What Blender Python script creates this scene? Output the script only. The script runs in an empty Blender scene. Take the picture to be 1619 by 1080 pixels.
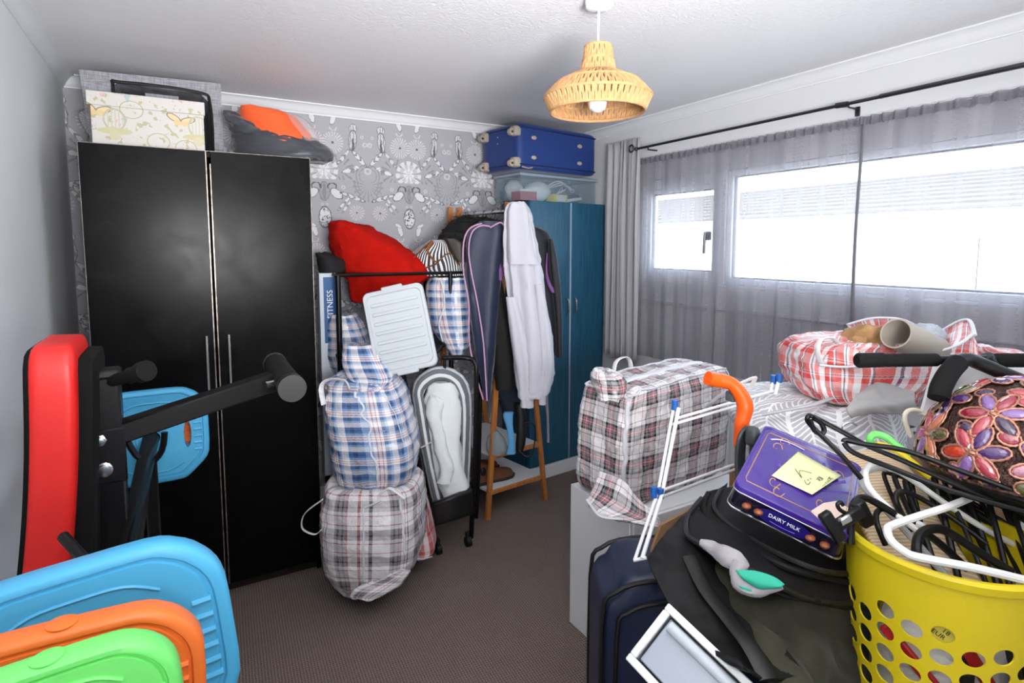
import bpy, bmesh, math, random
from mathutils import Vector, Matrix, noise, geometry
V = Vector; PI = math.pi
sin, cos = math.sin, math.cos
random.seed(7)
SC = bpy.context.scene
COL = SC.collection

# ------------------------------------------------------------------ camera, world, lights
CAM_H = 1.55; YAW = math.radians(30.1); PITCH = math.radians(5.2); F = 914.0; CX = 809.5; CY = 473.0
fw = V((sin(YAW)*cos(PITCH), cos(YAW)*cos(PITCH), -sin(PITCH)))
rt = V((cos(YAW), -sin(YAW), 0)); up = rt.cross(fw)
CAMP = V((0, 0, CAM_H))
cd = bpy.data.cameras.new('camera'); cam = bpy.data.objects.new('camera', cd); COL.objects.link(cam)
cd.sensor_width = 36; cd.lens = 36*F/1619; cd.shift_y = -(540-CY)/1619; cd.clip_start = .02; cd.clip_end = 200
mw = Matrix((rt, up, -fw)).transposed().to_4x4(); mw.translation = CAMP; cam.matrix_world = mw
SC.camera = cam
SC.view_settings.view_transform = 'Standard'; SC.view_settings.look = 'None'
SC.view_settings.gamma = 1; SC.view_settings.use_curve_mapping = False
SC.view_settings.exposure = 0.0
W = bpy.data.worlds.new('world'); SC.world = W; W.use_nodes = True
bg = W.node_tree.nodes['Background']; bg.inputs[0].default_value = (.80, .90, 1, 1); bg.inputs[1].default_value = 8.5
def light(name, kind, loc, energy, color=(1, 1, 1), **k):
    l = bpy.data.lights.new(name, kind); o = bpy.data.objects.new(name, l); COL.objects.link(o)
    l.energy = energy; l.color = color; o.location = loc
    for a, b in k.items():
        if a == 'aim': o.rotation_euler = (V(b)-V(loc)).to_track_quat('-Z', 'Y').to_euler()
        else: setattr(l, a, b)
    return o
light('sun', 'SUN', (0, 0, 10), 9.0, (1, .97, .92), angle=.01, aim=(6, 2.5, 4.5))
light('camera_flash', 'POINT', (.03, 0, 1.77), 14, (1, .98, .96), shadow_soft_size=.035)
light('ceiling_bounce', 'AREA', (.35, -.5, 1.5), 49, (1, .985, .97), shape='RECTANGLE', size=.8, size_y=.5, spread=math.radians(105), aim=(.95, 1.7, 2.75))

def at(x, y, D):                       # a point of the place from its photograph position and its distance in metres
    return CAMP + (fw + rt*((x-CX)/F) - up*((y-CY)/F))*D
def atp(x, y, X=None, Y=None, Z=None):
    d = fw + rt*((x-CX)/F) - up*((y-CY)/F)
    t = X/d.x if X is not None else Y/d.y if Y is not None else (Z-CAM_H)/d.z
    return CAMP + d*t

# ------------------------------------------------------------------ materials
def lin(h):
    if isinstance(h, str):
        h = h.lstrip('#'); c = [int(h[i:i+2], 16)/255 for i in (0, 2, 4)]
    else: c = h
    return tuple((x/12.92 if x <= .04045 else ((x+.055)/1.055)**2.4) for x in c) + (1,)
class T:                               # a node tree with arithmetic
    def __init__(s, name):
        s.m = bpy.data.materials.new(name); s.m.use_nodes = True; s.t = s.m.node_tree
        s.b = s.t.nodes['Principled BSDF']; s.out = s.t.nodes['Material Output']
    def n(s, k, **kw):
        o = s.t.nodes.new(k)
        for a, b in kw.items(): setattr(o, a, b)
        return o
    def put(s, inp, v):
        if isinstance(v, X): s.t.links.new(v.s, inp)
        elif hasattr(v, 'is_output'): s.t.links.new(v, inp)
        else: inp.default_value = v
    def math(s, op, a, b=None, c=None, clamp=False):
        o = s.n('ShaderNodeMath', operation=op, use_clamp=clamp)
        for i, v in enumerate((a, b, c)):
            if v is not None: s.put(o.inputs[i], v)
        return X(s, o.outputs[0])
    def coord(s, kind='Object'):
        return s.n('ShaderNodeTexCoord').outputs[kind]
    def mapped(s, kind='Object', scale=(1, 1, 1), rot=(0, 0, 0), loc=(0, 0, 0)):
        m = s.n('ShaderNodeMapping'); s.t.links.new(s.coord(kind), m.inputs[0])
        m.inputs['Scale'].default_value = scale; m.inputs['Rotation'].default_value = rot; m.inputs['Location'].default_value = loc
        return m.outputs[0]
    def xyz(s, v):
        o = s.n('ShaderNodeSeparateXYZ'); s.t.links.new(v, o.inputs[0]); return [X(s, o.outputs[i]) for i in range(3)]
    def noise(s, vec, scale, detail=2, dist=0, rough=.5):
        o = s.n('ShaderNodeTexNoise'); s.t.links.new(vec, o.inputs['Vector'])
        o.inputs['Scale'].default_value = scale; o.inputs['Detail'].default_value = detail
        o.inputs['Distortion'].default_value = dist; o.inputs['Roughness'].default_value = rough
        return X(s, o.outputs[0])
    def mix(s, f, a, b, mode='MIX'):
        o = s.n('ShaderNodeMix', data_type='RGBA', blend_type=mode); s.put(o.inputs[0], f)
        s.put(o.inputs[6], lin(a) if isinstance(a, str) else a); s.put(o.inputs[7], lin(b) if isinstance(b, str) else b)
        return X(s, o.outputs[2])
    def ramp(s, f, stops, interp='LINEAR'):
        o = s.n('ShaderNodeValToRGB'); o.color_ramp.interpolation = interp; s.put(o.inputs[0], f)
        e = o.color_ramp.elements
        while len(e) < len(stops): e.new(1)
        for k, (p, c) in enumerate(stops): e[k].position = p
        for k, (p, c) in enumerate(stops): e[k].color = lin(c)
        return X(s, o.outputs[0])
    def bump(s, h, strength=.5, dist=.01):
        o = s.n('ShaderNodeBump'); o.inputs['Strength'].default_value = strength; o.inputs['Distance'].default_value = dist
        s.put(o.inputs['Height'], h); s.t.links.new(o.outputs[0], s.b.inputs['Normal'])
    def base(s, c): s.put(s.b.inputs['Base Color'], lin(c) if isinstance(c, str) else c)
class X:
    def __init__(s, t, sock): s.t = t; s.s = sock
    def __add__(s, o): return s.t.math('ADD', s, o)
    def __sub__(s, o): return s.t.math('SUBTRACT', s, o)
    def __rsub__(s, o): return s.t.math('SUBTRACT', o, s)
    def __mul__(s, o): return s.t.math('MULTIPLY', s, o)
    def __truediv__(s, o): return s.t.math('DIVIDE', s, o)
    __radd__ = __add__; __rmul__ = __mul__
    def abs(s): return s.t.math('ABSOLUTE', s)
    def lt(s, o): return s.t.math('LESS_THAN', s, o)
    def gt(s, o): return s.t.math('GREATER_THAN', s, o)
    def sin(s): return s.t.math('SINE', s)
    def fract(s): return s.t.math('FRACT', s)
    def max(s, o): return s.t.math('MAXIMUM', s, o)
    def min(s, o): return s.t.math('MINIMUM', s, o)
def mat(name, col, rough=.55, metal=0, spec=.5, var=0, vs=8, bump=0, bs=60, bd=.002, sheen=0, trans=0, alpha=1, emit=0, coat=0, sub=0):
    t = T(name); b = t.b; b.inputs['Roughness'].default_value = rough; b.inputs['Metallic'].default_value = metal
    b.inputs['Specular IOR Level'].default_value = spec
    if sheen: b.inputs['Sheen Weight'].default_value = sheen; b.inputs['Sheen Roughness'].default_value = .4
    if trans: b.inputs['Transmission Weight'].default_value = trans
    if coat: b.inputs['Coat Weight'].default_value = coat
    if alpha < 1: b.inputs['Alpha'].default_value = alpha
    if emit: b.inputs['Emission Color'].default_value = lin(col); b.inputs['Emission Strength'].default_value = emit
    c = lin(col)
    if var:
        f = t.noise(t.coord(), vs, 4)
        lo = tuple(x*(1-var) for x in c[:3])+(1,); hi = tuple(min(1, x*(1+var)) for x in c[:3])+(1,)
        t.base(t.mix((f-.3)*2.5, lo, hi))
    else: t.base(c)
    if bump: t.bump(t.noise(t.coord(), bs, 3), bump, bd)
    return t.m
M = {}
M['wall'] = mat('wall_paint', '#dfe2e6', .75, var=.04, vs=2, bump=.15, bs=150)
M['wallwin'] = mat('window_wall_paint', '#dcdde1', .75, bump=.15, bs=150)
M['gloss'] = mat('white_gloss', '#eceef2', .35)
M['upvc'] = mat('window_plastic', '#e9ecf2', .3)
M['black'] = mat('black_plastic', '#0c0c0d', .45)
M['blackm'] = mat('black_powder_coat', '#08080a', .4, spec=.3, bump=.1, bs=300)
M['foam'] = mat('black_foam', '#0e0e0f', .85, spec=.25, bump=.4, bs=500, bd=.001)
M['chrome'] = mat('chrome', '#c9c9c9', .25, 1)
M['steel'] = mat('dark_steel', '#55565a', .35, 1)
M['white'] = mat('white_plastic', '#e8e9ea', .35)
M['whitew'] = mat('white_laminate', '#e2e3e4', .45)
def ceiling_mat():
    t = T('textured_ceiling'); v = t.coord(); t.b.inputs['Roughness'].default_value = .5
    t.base('#ececf0'); h = t.noise(v, 75, 2, 1.2)
    t.bump(h, .55, .006); return t.m
M['ceiling'] = ceiling_mat()
def carpet_mat():
    t = T('ribbed_carpet'); v = t.mapped(rot=(0, 0, .06)); x, y, z = t.xyz(v); t.b.inputs['Roughness'].default_value = .95
    t.b.inputs['Specular IOR Level'].default_value = .1
    n = t.noise(t.coord(), 260, 2); n2 = t.noise(t.coord(), 5, 3)
    rib = (x*2*PI/.0105).sin(); loop = (y*2*PI/.011).sin()
    h = rib*.32+loop*.2+(n-.5)*2.2+.55
    c = t.mix((h*.55+.1), '#51433d', '#b5a49b'); c = t.mix(n2*.35, c, '#6b5a52'); t.base(c)
    t.bump(h, .8, .004); return t.m
M['carpet'] = carpet_mat()
def wallpaper():
    t = T('toile_wallpaper'); t.b.inputs['Roughness'].default_value = .6
    x, y, z = t.xyz(t.coord())
    K = .00074
    a = ((x/.52+.02).fract()-.5).abs()*(.52/K)           # mirrored, in drawing units 0..351
    b = (1-((z+.005)/.65).fract())*(.65/K)                # down, 0..878
    nz = t.noise(t.coord(), 60, 3); nz2 = t.noise(t.coord(), 220, 2)
    a = a+(nz-.5)*22; b = b+(nz2-.5)*14
    col = t.mix(nz*.5, '#a9a9b0', '#b3b3ba')
    def paint(col, mask, c): return t.mix(mask, col, c)
    def loc(cx, cy, rx, ry, an=0):
        an = math.radians(an); dx = a-cx; dy = b-cy
        u = (dx*cos(an)+dy*sin(an))/rx; w = (dy*cos(an)-dx*sin(an))/ry
        return u, w, t.math('SQRT', u*u+w*w)
    def blob(col, cx, cy, rx, ry, an=0, fill='#dcdce0', line='#77777f', bars=0, spots=False):
        u, w, d = loc(cx, cy, rx, ry, an)
        col = paint(col, d.lt(1.13), line); col = paint(col, d.lt(.95), fill)
        if bars: col = paint(col, d.lt(.9)*((u+w*w*.3)*bars).sin().gt(.45), '#8a8a92')
        if spots: col = paint(col, d.lt(.9)*t.noise(t.coord(), 95, 1).gt(.56), '#6a6a70')
        return col
    def rays(col, cx, cy, r, k, c='#d2d2d6', core='#5d5d64', th=.1, cr=.12):
        u, w, d = loc(cx, cy, r, r)
        an = t.math('ARCTAN2', w, u)
        col = paint(col, d.lt(1)*(an*k).sin().gt(th)*d.gt(cr), c)
        return paint(col, d.lt(cr), core)
    def arc(col, cx, cy, r, wd, lo, hi, c='#7d7d85'):
        u, w, d = loc(cx, cy, r, r)
        return paint(col, (d-1).abs().lt(wd)*w.gt(lo)*w.lt(hi), c)
    for (cx, cy, r) in ((351, 20, 110), (351, 20, 85), (351, 840, 95), (351, 840, 70)): col = arc(col, cx, cy, r, .05, -.9, .8, '#93939a')
    col = rays(col, 351, 40, 130, 17, '#96969d', '#a9a9b0', .55, .3)
    col = rays(col, 75, 590, 85, 22, '#cfcfd3'); col = rays(col, 255, 260, 62, 15, '#c9c9ce')
    col = rays(col, 120, 800, 120, 13, '#8f8f97', '#aaaab0', .6, .45)
    col = blob(col, 0, 95, 38, 70, 0, '#a0a0a7', '#8c8c93', 7)
    for k in range(3): col = rays(col, 0, 805, 112-k*32, 11-2*k, ('#dddde1', '#c4c4ca', '#e4e4e6')[k], '#c9c9ce', -.45, .2)
    col = blob(col, 0, 300, 46, 78, 0, '#dedee2', '#74747c', spots=True)
    col = blob(col, 95, 112, 52, 32, 35); col = arc(col, 62, 62, 34, .16, -1, .3, '#55555c')
    col = blob(col, 225, 135, 96, 17, 18, '#d5d5da', '#6a6a72', 11); col = blob(col, 150, 190, 70, 13, -48, '#dadade', '#7c7c84', 7)
    col = blob(col, 172, 215, 58, 11, -55, '#dadade', '#85858c', 6)
    col = blob(col, 82, 405, 20, 48, 18, '#e0e0e3', '#83838a'); col = blob(col, 100, 358, 34, 12, -25, '#e0e0e3', '#83838a')
    col = arc(col, 80, 470, 26, .14, -.1, 1, '#d5d5d9')
    col = blob(col, 238, 470, 30, 36, 0, '#d8d8dc', '#82828a', 9); col = blob(col, 232, 560, 30, 75, 6, '#cfcfd4', '#7a7a82', 8)
    col = blob(col, 236, 600, 9, 55, 0, '#5e5e66', '#8c8c92')
    col = blob(col, 285, 705, 84, 17, 48, '#dadade', '#6a6a72', 10); col = blob(col, 158, 695, 76, 15, -50, '#d2d2d7', '#7a7a82', 8)
    col = blob(col, 205, 800, 62, 18, -16, '#dededf', '#82828a', 4); col = blob(col, 262, 770, 20, 11, 20, '#dededf', '#82828a')
    for cx, cy, r in ((330, 590, 15), (150, 60, 12), (351, 800, 22), (310, 530, 10), (20, 200, 9)): col = arc(col, cx, cy, r, .35, -2, 2, '#c9c9ce')
    t.base(col); return t.m
M['wallpaper'] = wallpaper()
def plaid(name, wu, wv, pu=.09, pv=.09, rough=.45, mixf=.5):
    """wu, wv: lists of (start, colour) along one repeat"""
    t = T(name); t.b.inputs['Roughness'].default_value = rough; u, v, _ = t.xyz(t.coord('UV'))
    a = t.ramp((u/pu).fract(), wu, 'CONSTANT'); b = t.ramp((v/pv).fract(), wv, 'CONSTANT')
    w = ((u*2*PI/.006).sin()*(v*2*PI/.006).sin()).gt(0)
    c = t.mix(w*.3+(mixf-.15), a, b); t.base(c)
    n = t.noise(t.coord(), 22, 4, .6)
    t.bump(n, .5, .02); t.b.inputs['Coat Weight'].default_value = .15
    return t.m
Wh, Bk, Gy, Rd, Pk = '#e9e6e8', '#141416', '#8a878b', '#a8414a', '#d9b0b4'
kp = [(0, Wh), (.13, Rd), (.155, Wh), (.27, Bk), (.34, Gy), (.42, Bk), (.45, Gy), (.50, Rd), (.53, Pk), (.57, Rd), (.60, Gy), (.66, Bk), (.73, Wh), (.85, Bk), (.87, Wh)]
M['plaidk'] = plaid('black_white_plaid', kp, kp[:], .125, .125)
kp2 = [(0, Wh), (.10, Gy), (.18, Bk), (.24, Gy), (.34, Bk), (.38, Gy), (.44, Rd), (.48, Wh), (.6, Rd), (.63, Wh), (.72, Bk), (.76, Wh)]
M['plaidk2'] = plaid('grey_black_plaid', kp2, [(0, Wh), (.14, Rd), (.17, Wh), (.3, Gy), (.5, Bk), (.55, Gy), (.68, Wh), (.8, Rd), (.83, Wh)], .10, .11)
B1, B2, B3 = '#3f6396', '#1d2f55', '#93b1d6'
bp = [(0, Wh), (.12, B1), (.22, B2), (.27, B1), (.36, B3), (.46, Wh), (.52, '#c46a5c'), (.55, Wh), (.62, '#c46a5c'), (.65, Wh), (.72, B1), (.84, B3), (.92, Wh)]
M['plaidb'] = plaid('blue_plaid', bp, bp[:], .105, .10)
R1 = '#c41f1c'
rp = [(0, Wh), (.10, R1), (.26, Wh), (.3, '#27305c'), (.34, '#cc4a44'), (.44, R1), (.6, Wh), (.66, '#27305c'), (.70, Wh), (.78, '#dc6b66'), (.92, Wh)]
M['plaidr'] = plaid('red_plaid', rp, [(0, Wh), (.2, '#eba9a4'), (.45, Wh), (.5, '#3a3f66'), (.53, Wh), (.6, '#e46a63'), (.8, Wh)], .085, .08, mixf=.32)
def stripes(name, a, b, per, duty=.5, warp=0, rough=.7, wscale=10, axis=0):
    t = T(name); t.b.inputs['Roughness'].default_value = rough; uv = t.xyz(t.coord('UV'))
    x = uv[axis]
    if warp: x = x+(t.noise(t.coord(), wscale, 1)-.5)*warp
    t.base(t.mix((x/per).fract().lt(duty), a, b)); return t.m
def fabric_grey():
    t = T('slub_grey_fabric'); t.b.inputs['Roughness'].default_value = .85
    n1 = t.noise(t.mapped(scale=(6, 6, 160)), 3, 2); n2 = t.noise(t.mapped(scale=(160, 160, 6)), 3, 2)
    t.base(t.mix((n1+n2)*1.6-1.1, '#6b6c74', '#c0c0c8')); return t.m
M['slub'] = fabric_grey()
def floral():
    t = T('butterfly_print_card'); t.b.inputs['Roughness'].default_value = .5
    x, y, z = t.xyz(t.coord()); x = x+.0
    n = t.noise(t.coord(), 34, 3); n2 = t.noise(t.coord(), 75, 3)
    col = t.mix(n.gt(.6), '#cfcbc6', '#b5b08c'); col = t.mix(n2.gt(.68), col, '#b9b08a')
    col = t.mix(t.noise(t.mapped(loc=(3, 3, 3)), 22, 3).gt(.68), col, '#a9bcc4')
    col = t.mix(t.noise(t.mapped(loc=(7, 3, 3)), 22, 3).gt(.7), col, '#d5aba8')
    def e(cx, cz, rx, rz, an=0):
        an = math.radians(an); dx = x-cx; dz = z-cz
        u = (dx*cos(an)+dz*sin(an))/rx; w = (dz*cos(an)-dx*sin(an))/rz
        return t.math('SQRT', u*u+w*w)
    for bx, bz in ((-.180, .150), (.115, .138)):
        for sx, sz, r1, r2, an, c in ((-.026, .008, .03, .014, -30, '#8c8472'), (.026, .0, .03, .014, 15, '#8c8472'), (-.026, .008, .024, .010, -30, '#e0c79a'), (.026, 0, .024, .010, 15, '#e0c79a'), (-.012, -.012, .014, .012, 0, '#d9bd8b'), (.014, -.014, .014, .012, 0, '#d9bd8b')):
            col = t.mix(e(bx+sx, bz+sz, r1, r2, an).lt(1), col, c)
    for bx, bz in ((-.12, .115), (.18, .115)):
        d = e(bx, bz, .036, .042); col = t.mix((d-1).abs().lt(.09), col, '#b3b09a')
        col = t.mix(d.lt(1)*((x-bx)*500).sin().gt(.55), col, '#c0bda8')
        col = t.mix(e(bx, bz-.045, .06, .014).lt(1), col, '#c4bd96'); col = t.mix(e(bx, bz-.062, .02, .02).lt(1), col, '#c9c2a0')
    for bx, bz in ((.03, .04), (-.06, .16), (.13, .02)):
        col = t.mix((e(bx, bz, .04, .034)-1).abs().lt(.05), col, '#b5ab86')
    t.base(col); return t.m
M['floral'] = floral()
def leafprint():
    t = T('leaf_print_fabric'); t.b.inputs['Roughness'].default_value = .6
    u, v, _ = t.xyz(t.coord('UV')); n = t.noise(t.coord(), 7, 1)
    r = (u/.09+n*.35); s = (r.fract()-.5).abs()
    k = ((v/.016)+s*5.2+n*2)
    c = t.mix(((k.fract()-.5).abs().gt(.34)).max(s.lt(.05)).max(s.gt(.47)), '#b4b5ba', '#ececee')
    t.base(c); return t.m
M['leaf'] = leafprint()
def woodmat(name, a, b, sc=(1, 1, 14), s=14, rough=.45, coat=0):
    t = T(name); t.b.inputs['Roughness'].default_value = rough
    n = t.noise(t.mapped(scale=sc), s, 5, .4); t.base(t.mix((n-.3)*2.2, a, b)); t.bump(n, .15, .002)
    t.b.inputs['Coat Weight'].default_value = coat; return t.m
M['bluewood'] = woodmat('blue_stained_laminate', '#1b4a63', '#2c6684', (26, 26, 1), 5, .42)
M['pine'] = woodmat('varnished_bamboo', '#a3602c', '#c98444', (30, 30, 2), 4, .45)
def blackgloss():
    t = T('black_gloss_laminate'); t.base('#0b0b0d')
    n = t.noise(t.coord(), 5, 5, .5); n2 = t.noise(t.coord(), 180, 2)
    t.b.inputs['Specular IOR Level'].default_value = .09; t.put(t.b.inputs['Roughness'], n*.3+.10); t.bump(n2, .04, .001)
    return t.m
M['wardrobe'] = blackgloss()
M['edge'] = mat('worn_silver_edging', '#8b817a', .35, .7, var=.5, vs=30)
M['curtain'] = mat('grey_satin_curtain', '#a7a5ab', .55, sheen=.3, bump=.3, bs=25, bd=.003)
def sheer():
    t = T('sheer_silver_voile'); v = t.coord(); x, y, z = t.xyz(v)
    d = t.n('ShaderNodeBsdfDiffuse'); d.inputs[0].default_value = lin('#a3a1a9')
    tl = t.n('ShaderNodeBsdfTranslucent'); tl.inputs[0].default_value = lin('#a3a1a8')
    tr = t.n('ShaderNodeBsdfTransparent'); tr.inputs[0].default_value = (.93, .93, .95, 1)
    gl = t.n('ShaderNodeBsdfGlossy'); gl.inputs['Roughness'].default_value = .25
    a = t.n('ShaderNodeMixShader'); a.inputs[0].default_value = .5; L = t.t.links
    L.new(d.outputs[0], a.inputs[1]); L.new(tl.outputs[0], a.inputs[2])
    sp = t.noise(v, 240, 1).gt(.735)
    g = t.n('ShaderNodeMixShader'); t.put(g.inputs[0], sp*.55); L.new(a.outputs[0], g.inputs[1]); L.new(gl.outputs[0], g.inputs[2])
    lw = t.n('ShaderNodeLayerWeight'); lw.inputs[0].default_value = .35
    slub = (t.noise(t.mapped(scale=(1, 1, 60)), 6, 2)-.5)*.10 + (t.noise(t.mapped(scale=(0, 1, .02)), 13, 2)-.50)*.75
    f = X(t, lw.outputs[1])
    m = t.n('ShaderNodeMixShader'); t.put(m.inputs[0], t.math('ADD', f*.42+.42, slub, clamp=True))
    L.new(tr.outputs[0], m.inputs[1]); L.new(g.outputs[0], m.inputs[2]); L.new(m.outputs[0], t.out.inputs[0])
    return t.m
M['sheer'] = sheer()
def clear(name, col='#dfe8ee', opac=.3, rough=.15):
    t = T(name); tr = t.n('ShaderNodeBsdfTransparent'); tr.inputs[0].default_value = (.95, .97, .98, 1)
    t.base(col); t.b.inputs['Roughness'].default_value = rough
    m = t.n('ShaderNodeMixShader'); m.inputs[0].default_value = opac; L = t.t.links
    L.new(tr.outputs[0], m.inputs[1]); L.new(t.b.outputs[0], m.inputs[2]); L.new(m.outputs[0], t.out.inputs[0]); return t.m
M['glass'] = clear('window_glass', '#ffffff', .06, .02)
M['tub'] = clear('frosted_plastic', '#dfe5ea', .62, .3)
M['tray'] = clear('clear_plastic', '#9fb0be', .22, .12)
M['wrap'] = clear('thin_plastic_film', '#f0e0dc', .22, .2)

# ------------------------------------------------------------------ geometry
class G:
    def __init__(s): s.v = []; s.f = []; s.uv = []
    def add(s, v, f, uv=None, Mx=None):
        o = len(s.v); s.v += [(Mx @ V(p)) if Mx else V(p) for p in v]
        s.f += [tuple(i+o for i in q) for q in f]
        s.uv += uv if uv else [None]*len(f); return s
    def box(s, c, size, R=None, bev=0, seg=1):
        bm = bmesh.new(); bmesh.ops.create_cube(bm, size=1)
        for q in bm.verts: q.co = V((q.co.x*size[0], q.co.y*size[1], q.co.z*size[2]))
        if bev: bmesh.ops.bevel(bm, geom=bm.edges[:], offset=bev, segments=seg, affect='EDGES', profile=.5)
        bm.verts.index_update(); Mx = Matrix.Translation(V(c)) @ (R.to_4x4() if R else Matrix())
        s.add([q.co.copy() for q in bm.verts], [tuple(q.index for q in f.verts) for f in bm.faces], None, Mx); bm.free(); return s
    def tube(s, pts, r, n=8, closed=False, sm=0, flat=1.0, caps=True):
        P = [V(p) for p in pts]
        R = list(r) if hasattr(r, '__len__') else [r]*len(P)
        if sm:
            Q = []; RR = []; m = len(P); rng = range(m if closed else m-1)
            for i in rng:
                g = (lambda k: P[k % m]) if closed else (lambda k: P[min(max(k, 0), m-1)])
                p0, p1, p2, p3 = g(i-1), g(i), g(i+1), g(i+2)
                for k in range(sm):
                    u = k/sm; Q.append(.5*((2*p1)+(p2-p0)*u+(2*p0-5*p1+4*p2-p3)*u*u+(3*p1-p0-3*p2+p3)*u**3))
                    RR.append(R[i]*(1-u)+R[(i+1) % m]*u)
            if not closed: Q.append(P[-1]); RR.append(R[-1])
            P, R = Q, RR
        m = len(P); nrm = None; vs = []
        for i in range(m):
            a = P[(i-1) % m] if (closed or i > 0) else P[i]; b = P[(i+1) % m] if (closed or i < m-1) else P[i]
            tg = (b-a).normalized() if (b-a).length > 1e-9 else V((0, 0, 1))
            if nrm is None:
                nrm = tg.cross(V((0, 0, 1)));
                if nrm.length < .2: nrm = tg.cross(V((1, 0, 0)))
            nrm = (nrm-tg*nrm.dot(tg)); nrm = nrm.normalized() if nrm.length > 1e-6 else tg.orthogonal().normalized(); bn = tg.cross(nrm)
            for k in range(n):
                t = 2*PI*k/n; vs.append(P[i]+nrm*cos(t)*R[i]+bn*sin(t)*R[i]*flat)
        fs = []; uv = []; L = 0
        for i in range(m if closed else m-1):
            j = (i+1) % m
            for k in range(n): fs.append((i*n+k, i*n+(k+1) % n, j*n+(k+1) % n, j*n+k))
        if not closed and caps: fs += [tuple(range(n-1, -1, -1)), tuple((m-1)*n+k for k in range(n))]
        return s.add(vs, fs)
    def lathe(s, prof, n=24, c=(0, 0, 0), Mx=None, caps=True):
        vs = [V((r*cos(2*PI*k/n), r*sin(2*PI*k/n), z))+V(c) for r, z in prof for k in range(n)]
        fs = [(i*n+k, i*n+(k+1) % n, (i+1)*n+(k+1) % n, (i+1)*n+k) for i in range(len(prof)-1) for k in range(n)]
        if caps: fs += [tuple(range(n-1, -1, -1)), tuple((len(prof)-1)*n+k for k in range(n))]
        return s.add(vs, fs, None, Mx)
    def sph(s, c, r, nu=12, nv=8, R=None):
        r = (r, r, r) if not hasattr(r, '__len__') else r; vs = []; fs = []
        for i in range(nv+1):
            p = PI*i/nv
            for k in range(nu): vs.append(V((r[0]*sin(p)*cos(2*PI*k/nu), r[1]*sin(p)*sin(2*PI*k/nu), r[2]*cos(p))))
        for i in range(nv):
            for k in range(nu): fs.append((i*nu+k, (i+1)*nu+k, (i+1)*nu+(k+1) % nu, i*nu+(k+1) % nu))
        return s.add(vs, fs, None, Matrix.Translation(V(c)) @ (R.to_4x4() if R else Matrix()))
    def prism(s, outer, z0, z1, holes=(), Mx=None, rings=None):
        """outline (2D) extruded from z0 to z1, with holes; rings: list of (scale, z) for the outer wall"""
        loops = [outer]+list(holes); flat = []; idx = []
        for L in loops:
            idx.append(len(flat)); flat += L
        c = V((sum(p[0] for p in outer)/len(outer), sum(p[1] for p in outer)/len(outer)))
        rings = rings or [(1, z0), (1, z1)]
        def sc(p, k): return (c.x+(p[0]-c.x)*k, c.y+(p[1]-c.y)*k)
        n = len(outer); vs = []; fs = []
        for k, z in rings: vs += [V((*sc(p, k), z)) for p in outer]
        for i in range(len(rings)-1):
            for q in range(n): fs.append((i*n+q, i*n+(q+1) % n, (i+1)*n+(q+1) % n, (i+1)*n+q))
        hb = {}
        for H in holes:
            o = len(vs); m = len(H)
            vs += [V((*p, rings[0][1])) for p in H]+[V((*p, rings[-1][1])) for p in H]
            for q in range(m): fs.append((o+(q+1) % m, o+q, o+m+q, o+m+(q+1) % m))
            hb[id(H)] = (o, o+m)
        for side in (0, 1):
            kk = rings[0] if side == 0 else rings[-1]
            base = 0 if side == 0 else (len(rings)-1)*n
            polys = [[V((*sc(p, kk[0]), 0)) for p in outer]]+[[V((*p, 0)) for p in H] for H in holes]
            remap = [base+q for q in range(n)]
            for H in holes: remap += [hb[id(H)][side]+q for q in range(len(H))]
            for tri in geometry.tessellate_polygon(polys):
                tri = tuple(remap[q] for q in tri); fs.append(tri if side else tri[::-1])
        return s.add(vs, fs, None, Mx)
    def grid(s, fn, nu, nv, uvfn=None, wrapu=False):
        P = [[V(fn(i/nu, j/nv)) for i in range(nu+1)] for j in range(nv+1)]
        vs = [p for row in P for p in row]; fs = []; uv = []
        if uvfn is None:
            mj = nv//2; U = [0]; Vv = [0]
            for i in range(nu): U.append(U[-1]+(P[mj][i+1]-P[mj][i]).length)
            mi = nu//2
            for j in range(nv): Vv.append(Vv[-1]+(P[j+1][mi]-P[j][mi]).length)
            uvfn = lambda i, j: (U[i], Vv[j])
        n = nu+1
        for j in range(nv):
            for i in range(nu):
                fs.append((j*n+i, j*n+i+1, (j+1)*n+i+1, (j+1)*n+i)); uv.append([uvfn(i, j), uvfn(i+1, j), uvfn(i+1, j+1), uvfn(i, j+1)])
        return s.add(vs, fs, uv)
    def softbox(s, c, size, R=None, k=6, n=14, fn=None):
        vs = []; fs = []; uv = []; key = {}; h = [x/2 for x in size]; R = R or Matrix.Identity(3)
        def vert(p):
            kk = tuple(round(x, 4) for x in p)
            if kk not in key:
                d = (abs(p[0])**k+abs(p[1])**k+abs(p[2])**k)**(1/k)
                q = V((p[0]/d*h[0], p[1]/d*h[1], p[2]/d*h[2]))
                if fn: q = V(fn(V(p)/d, q))
                key[kk] = len(vs); vs.append(R @ q+V(c))
            return key[kk]
        for ax in range(3):
            for sg in (-1, 1):
                a, b = [(1, 2), (0, 2), (0, 1)][ax]
                for i in range(n):
                    for j in range(n):
                        q = []; w = []
                        for di, dj in ((0, 0), (1, 0), (1, 1), (0, 1)):
                            p = [0, 0, 0]; p[ax] = sg; p[a] = -1+2*(i+di)/n; p[b] = -1+2*(j+dj)/n
                            q.append(vert(p)); w.append((p[a]*h[a], p[b]*h[b]))
                        if (sg > 0) == (ax == 1): q = q[::-1]; w = w[::-1]
                        fs.append(tuple(q)); uv.append(w)
        return s.add(vs, fs, uv)
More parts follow.
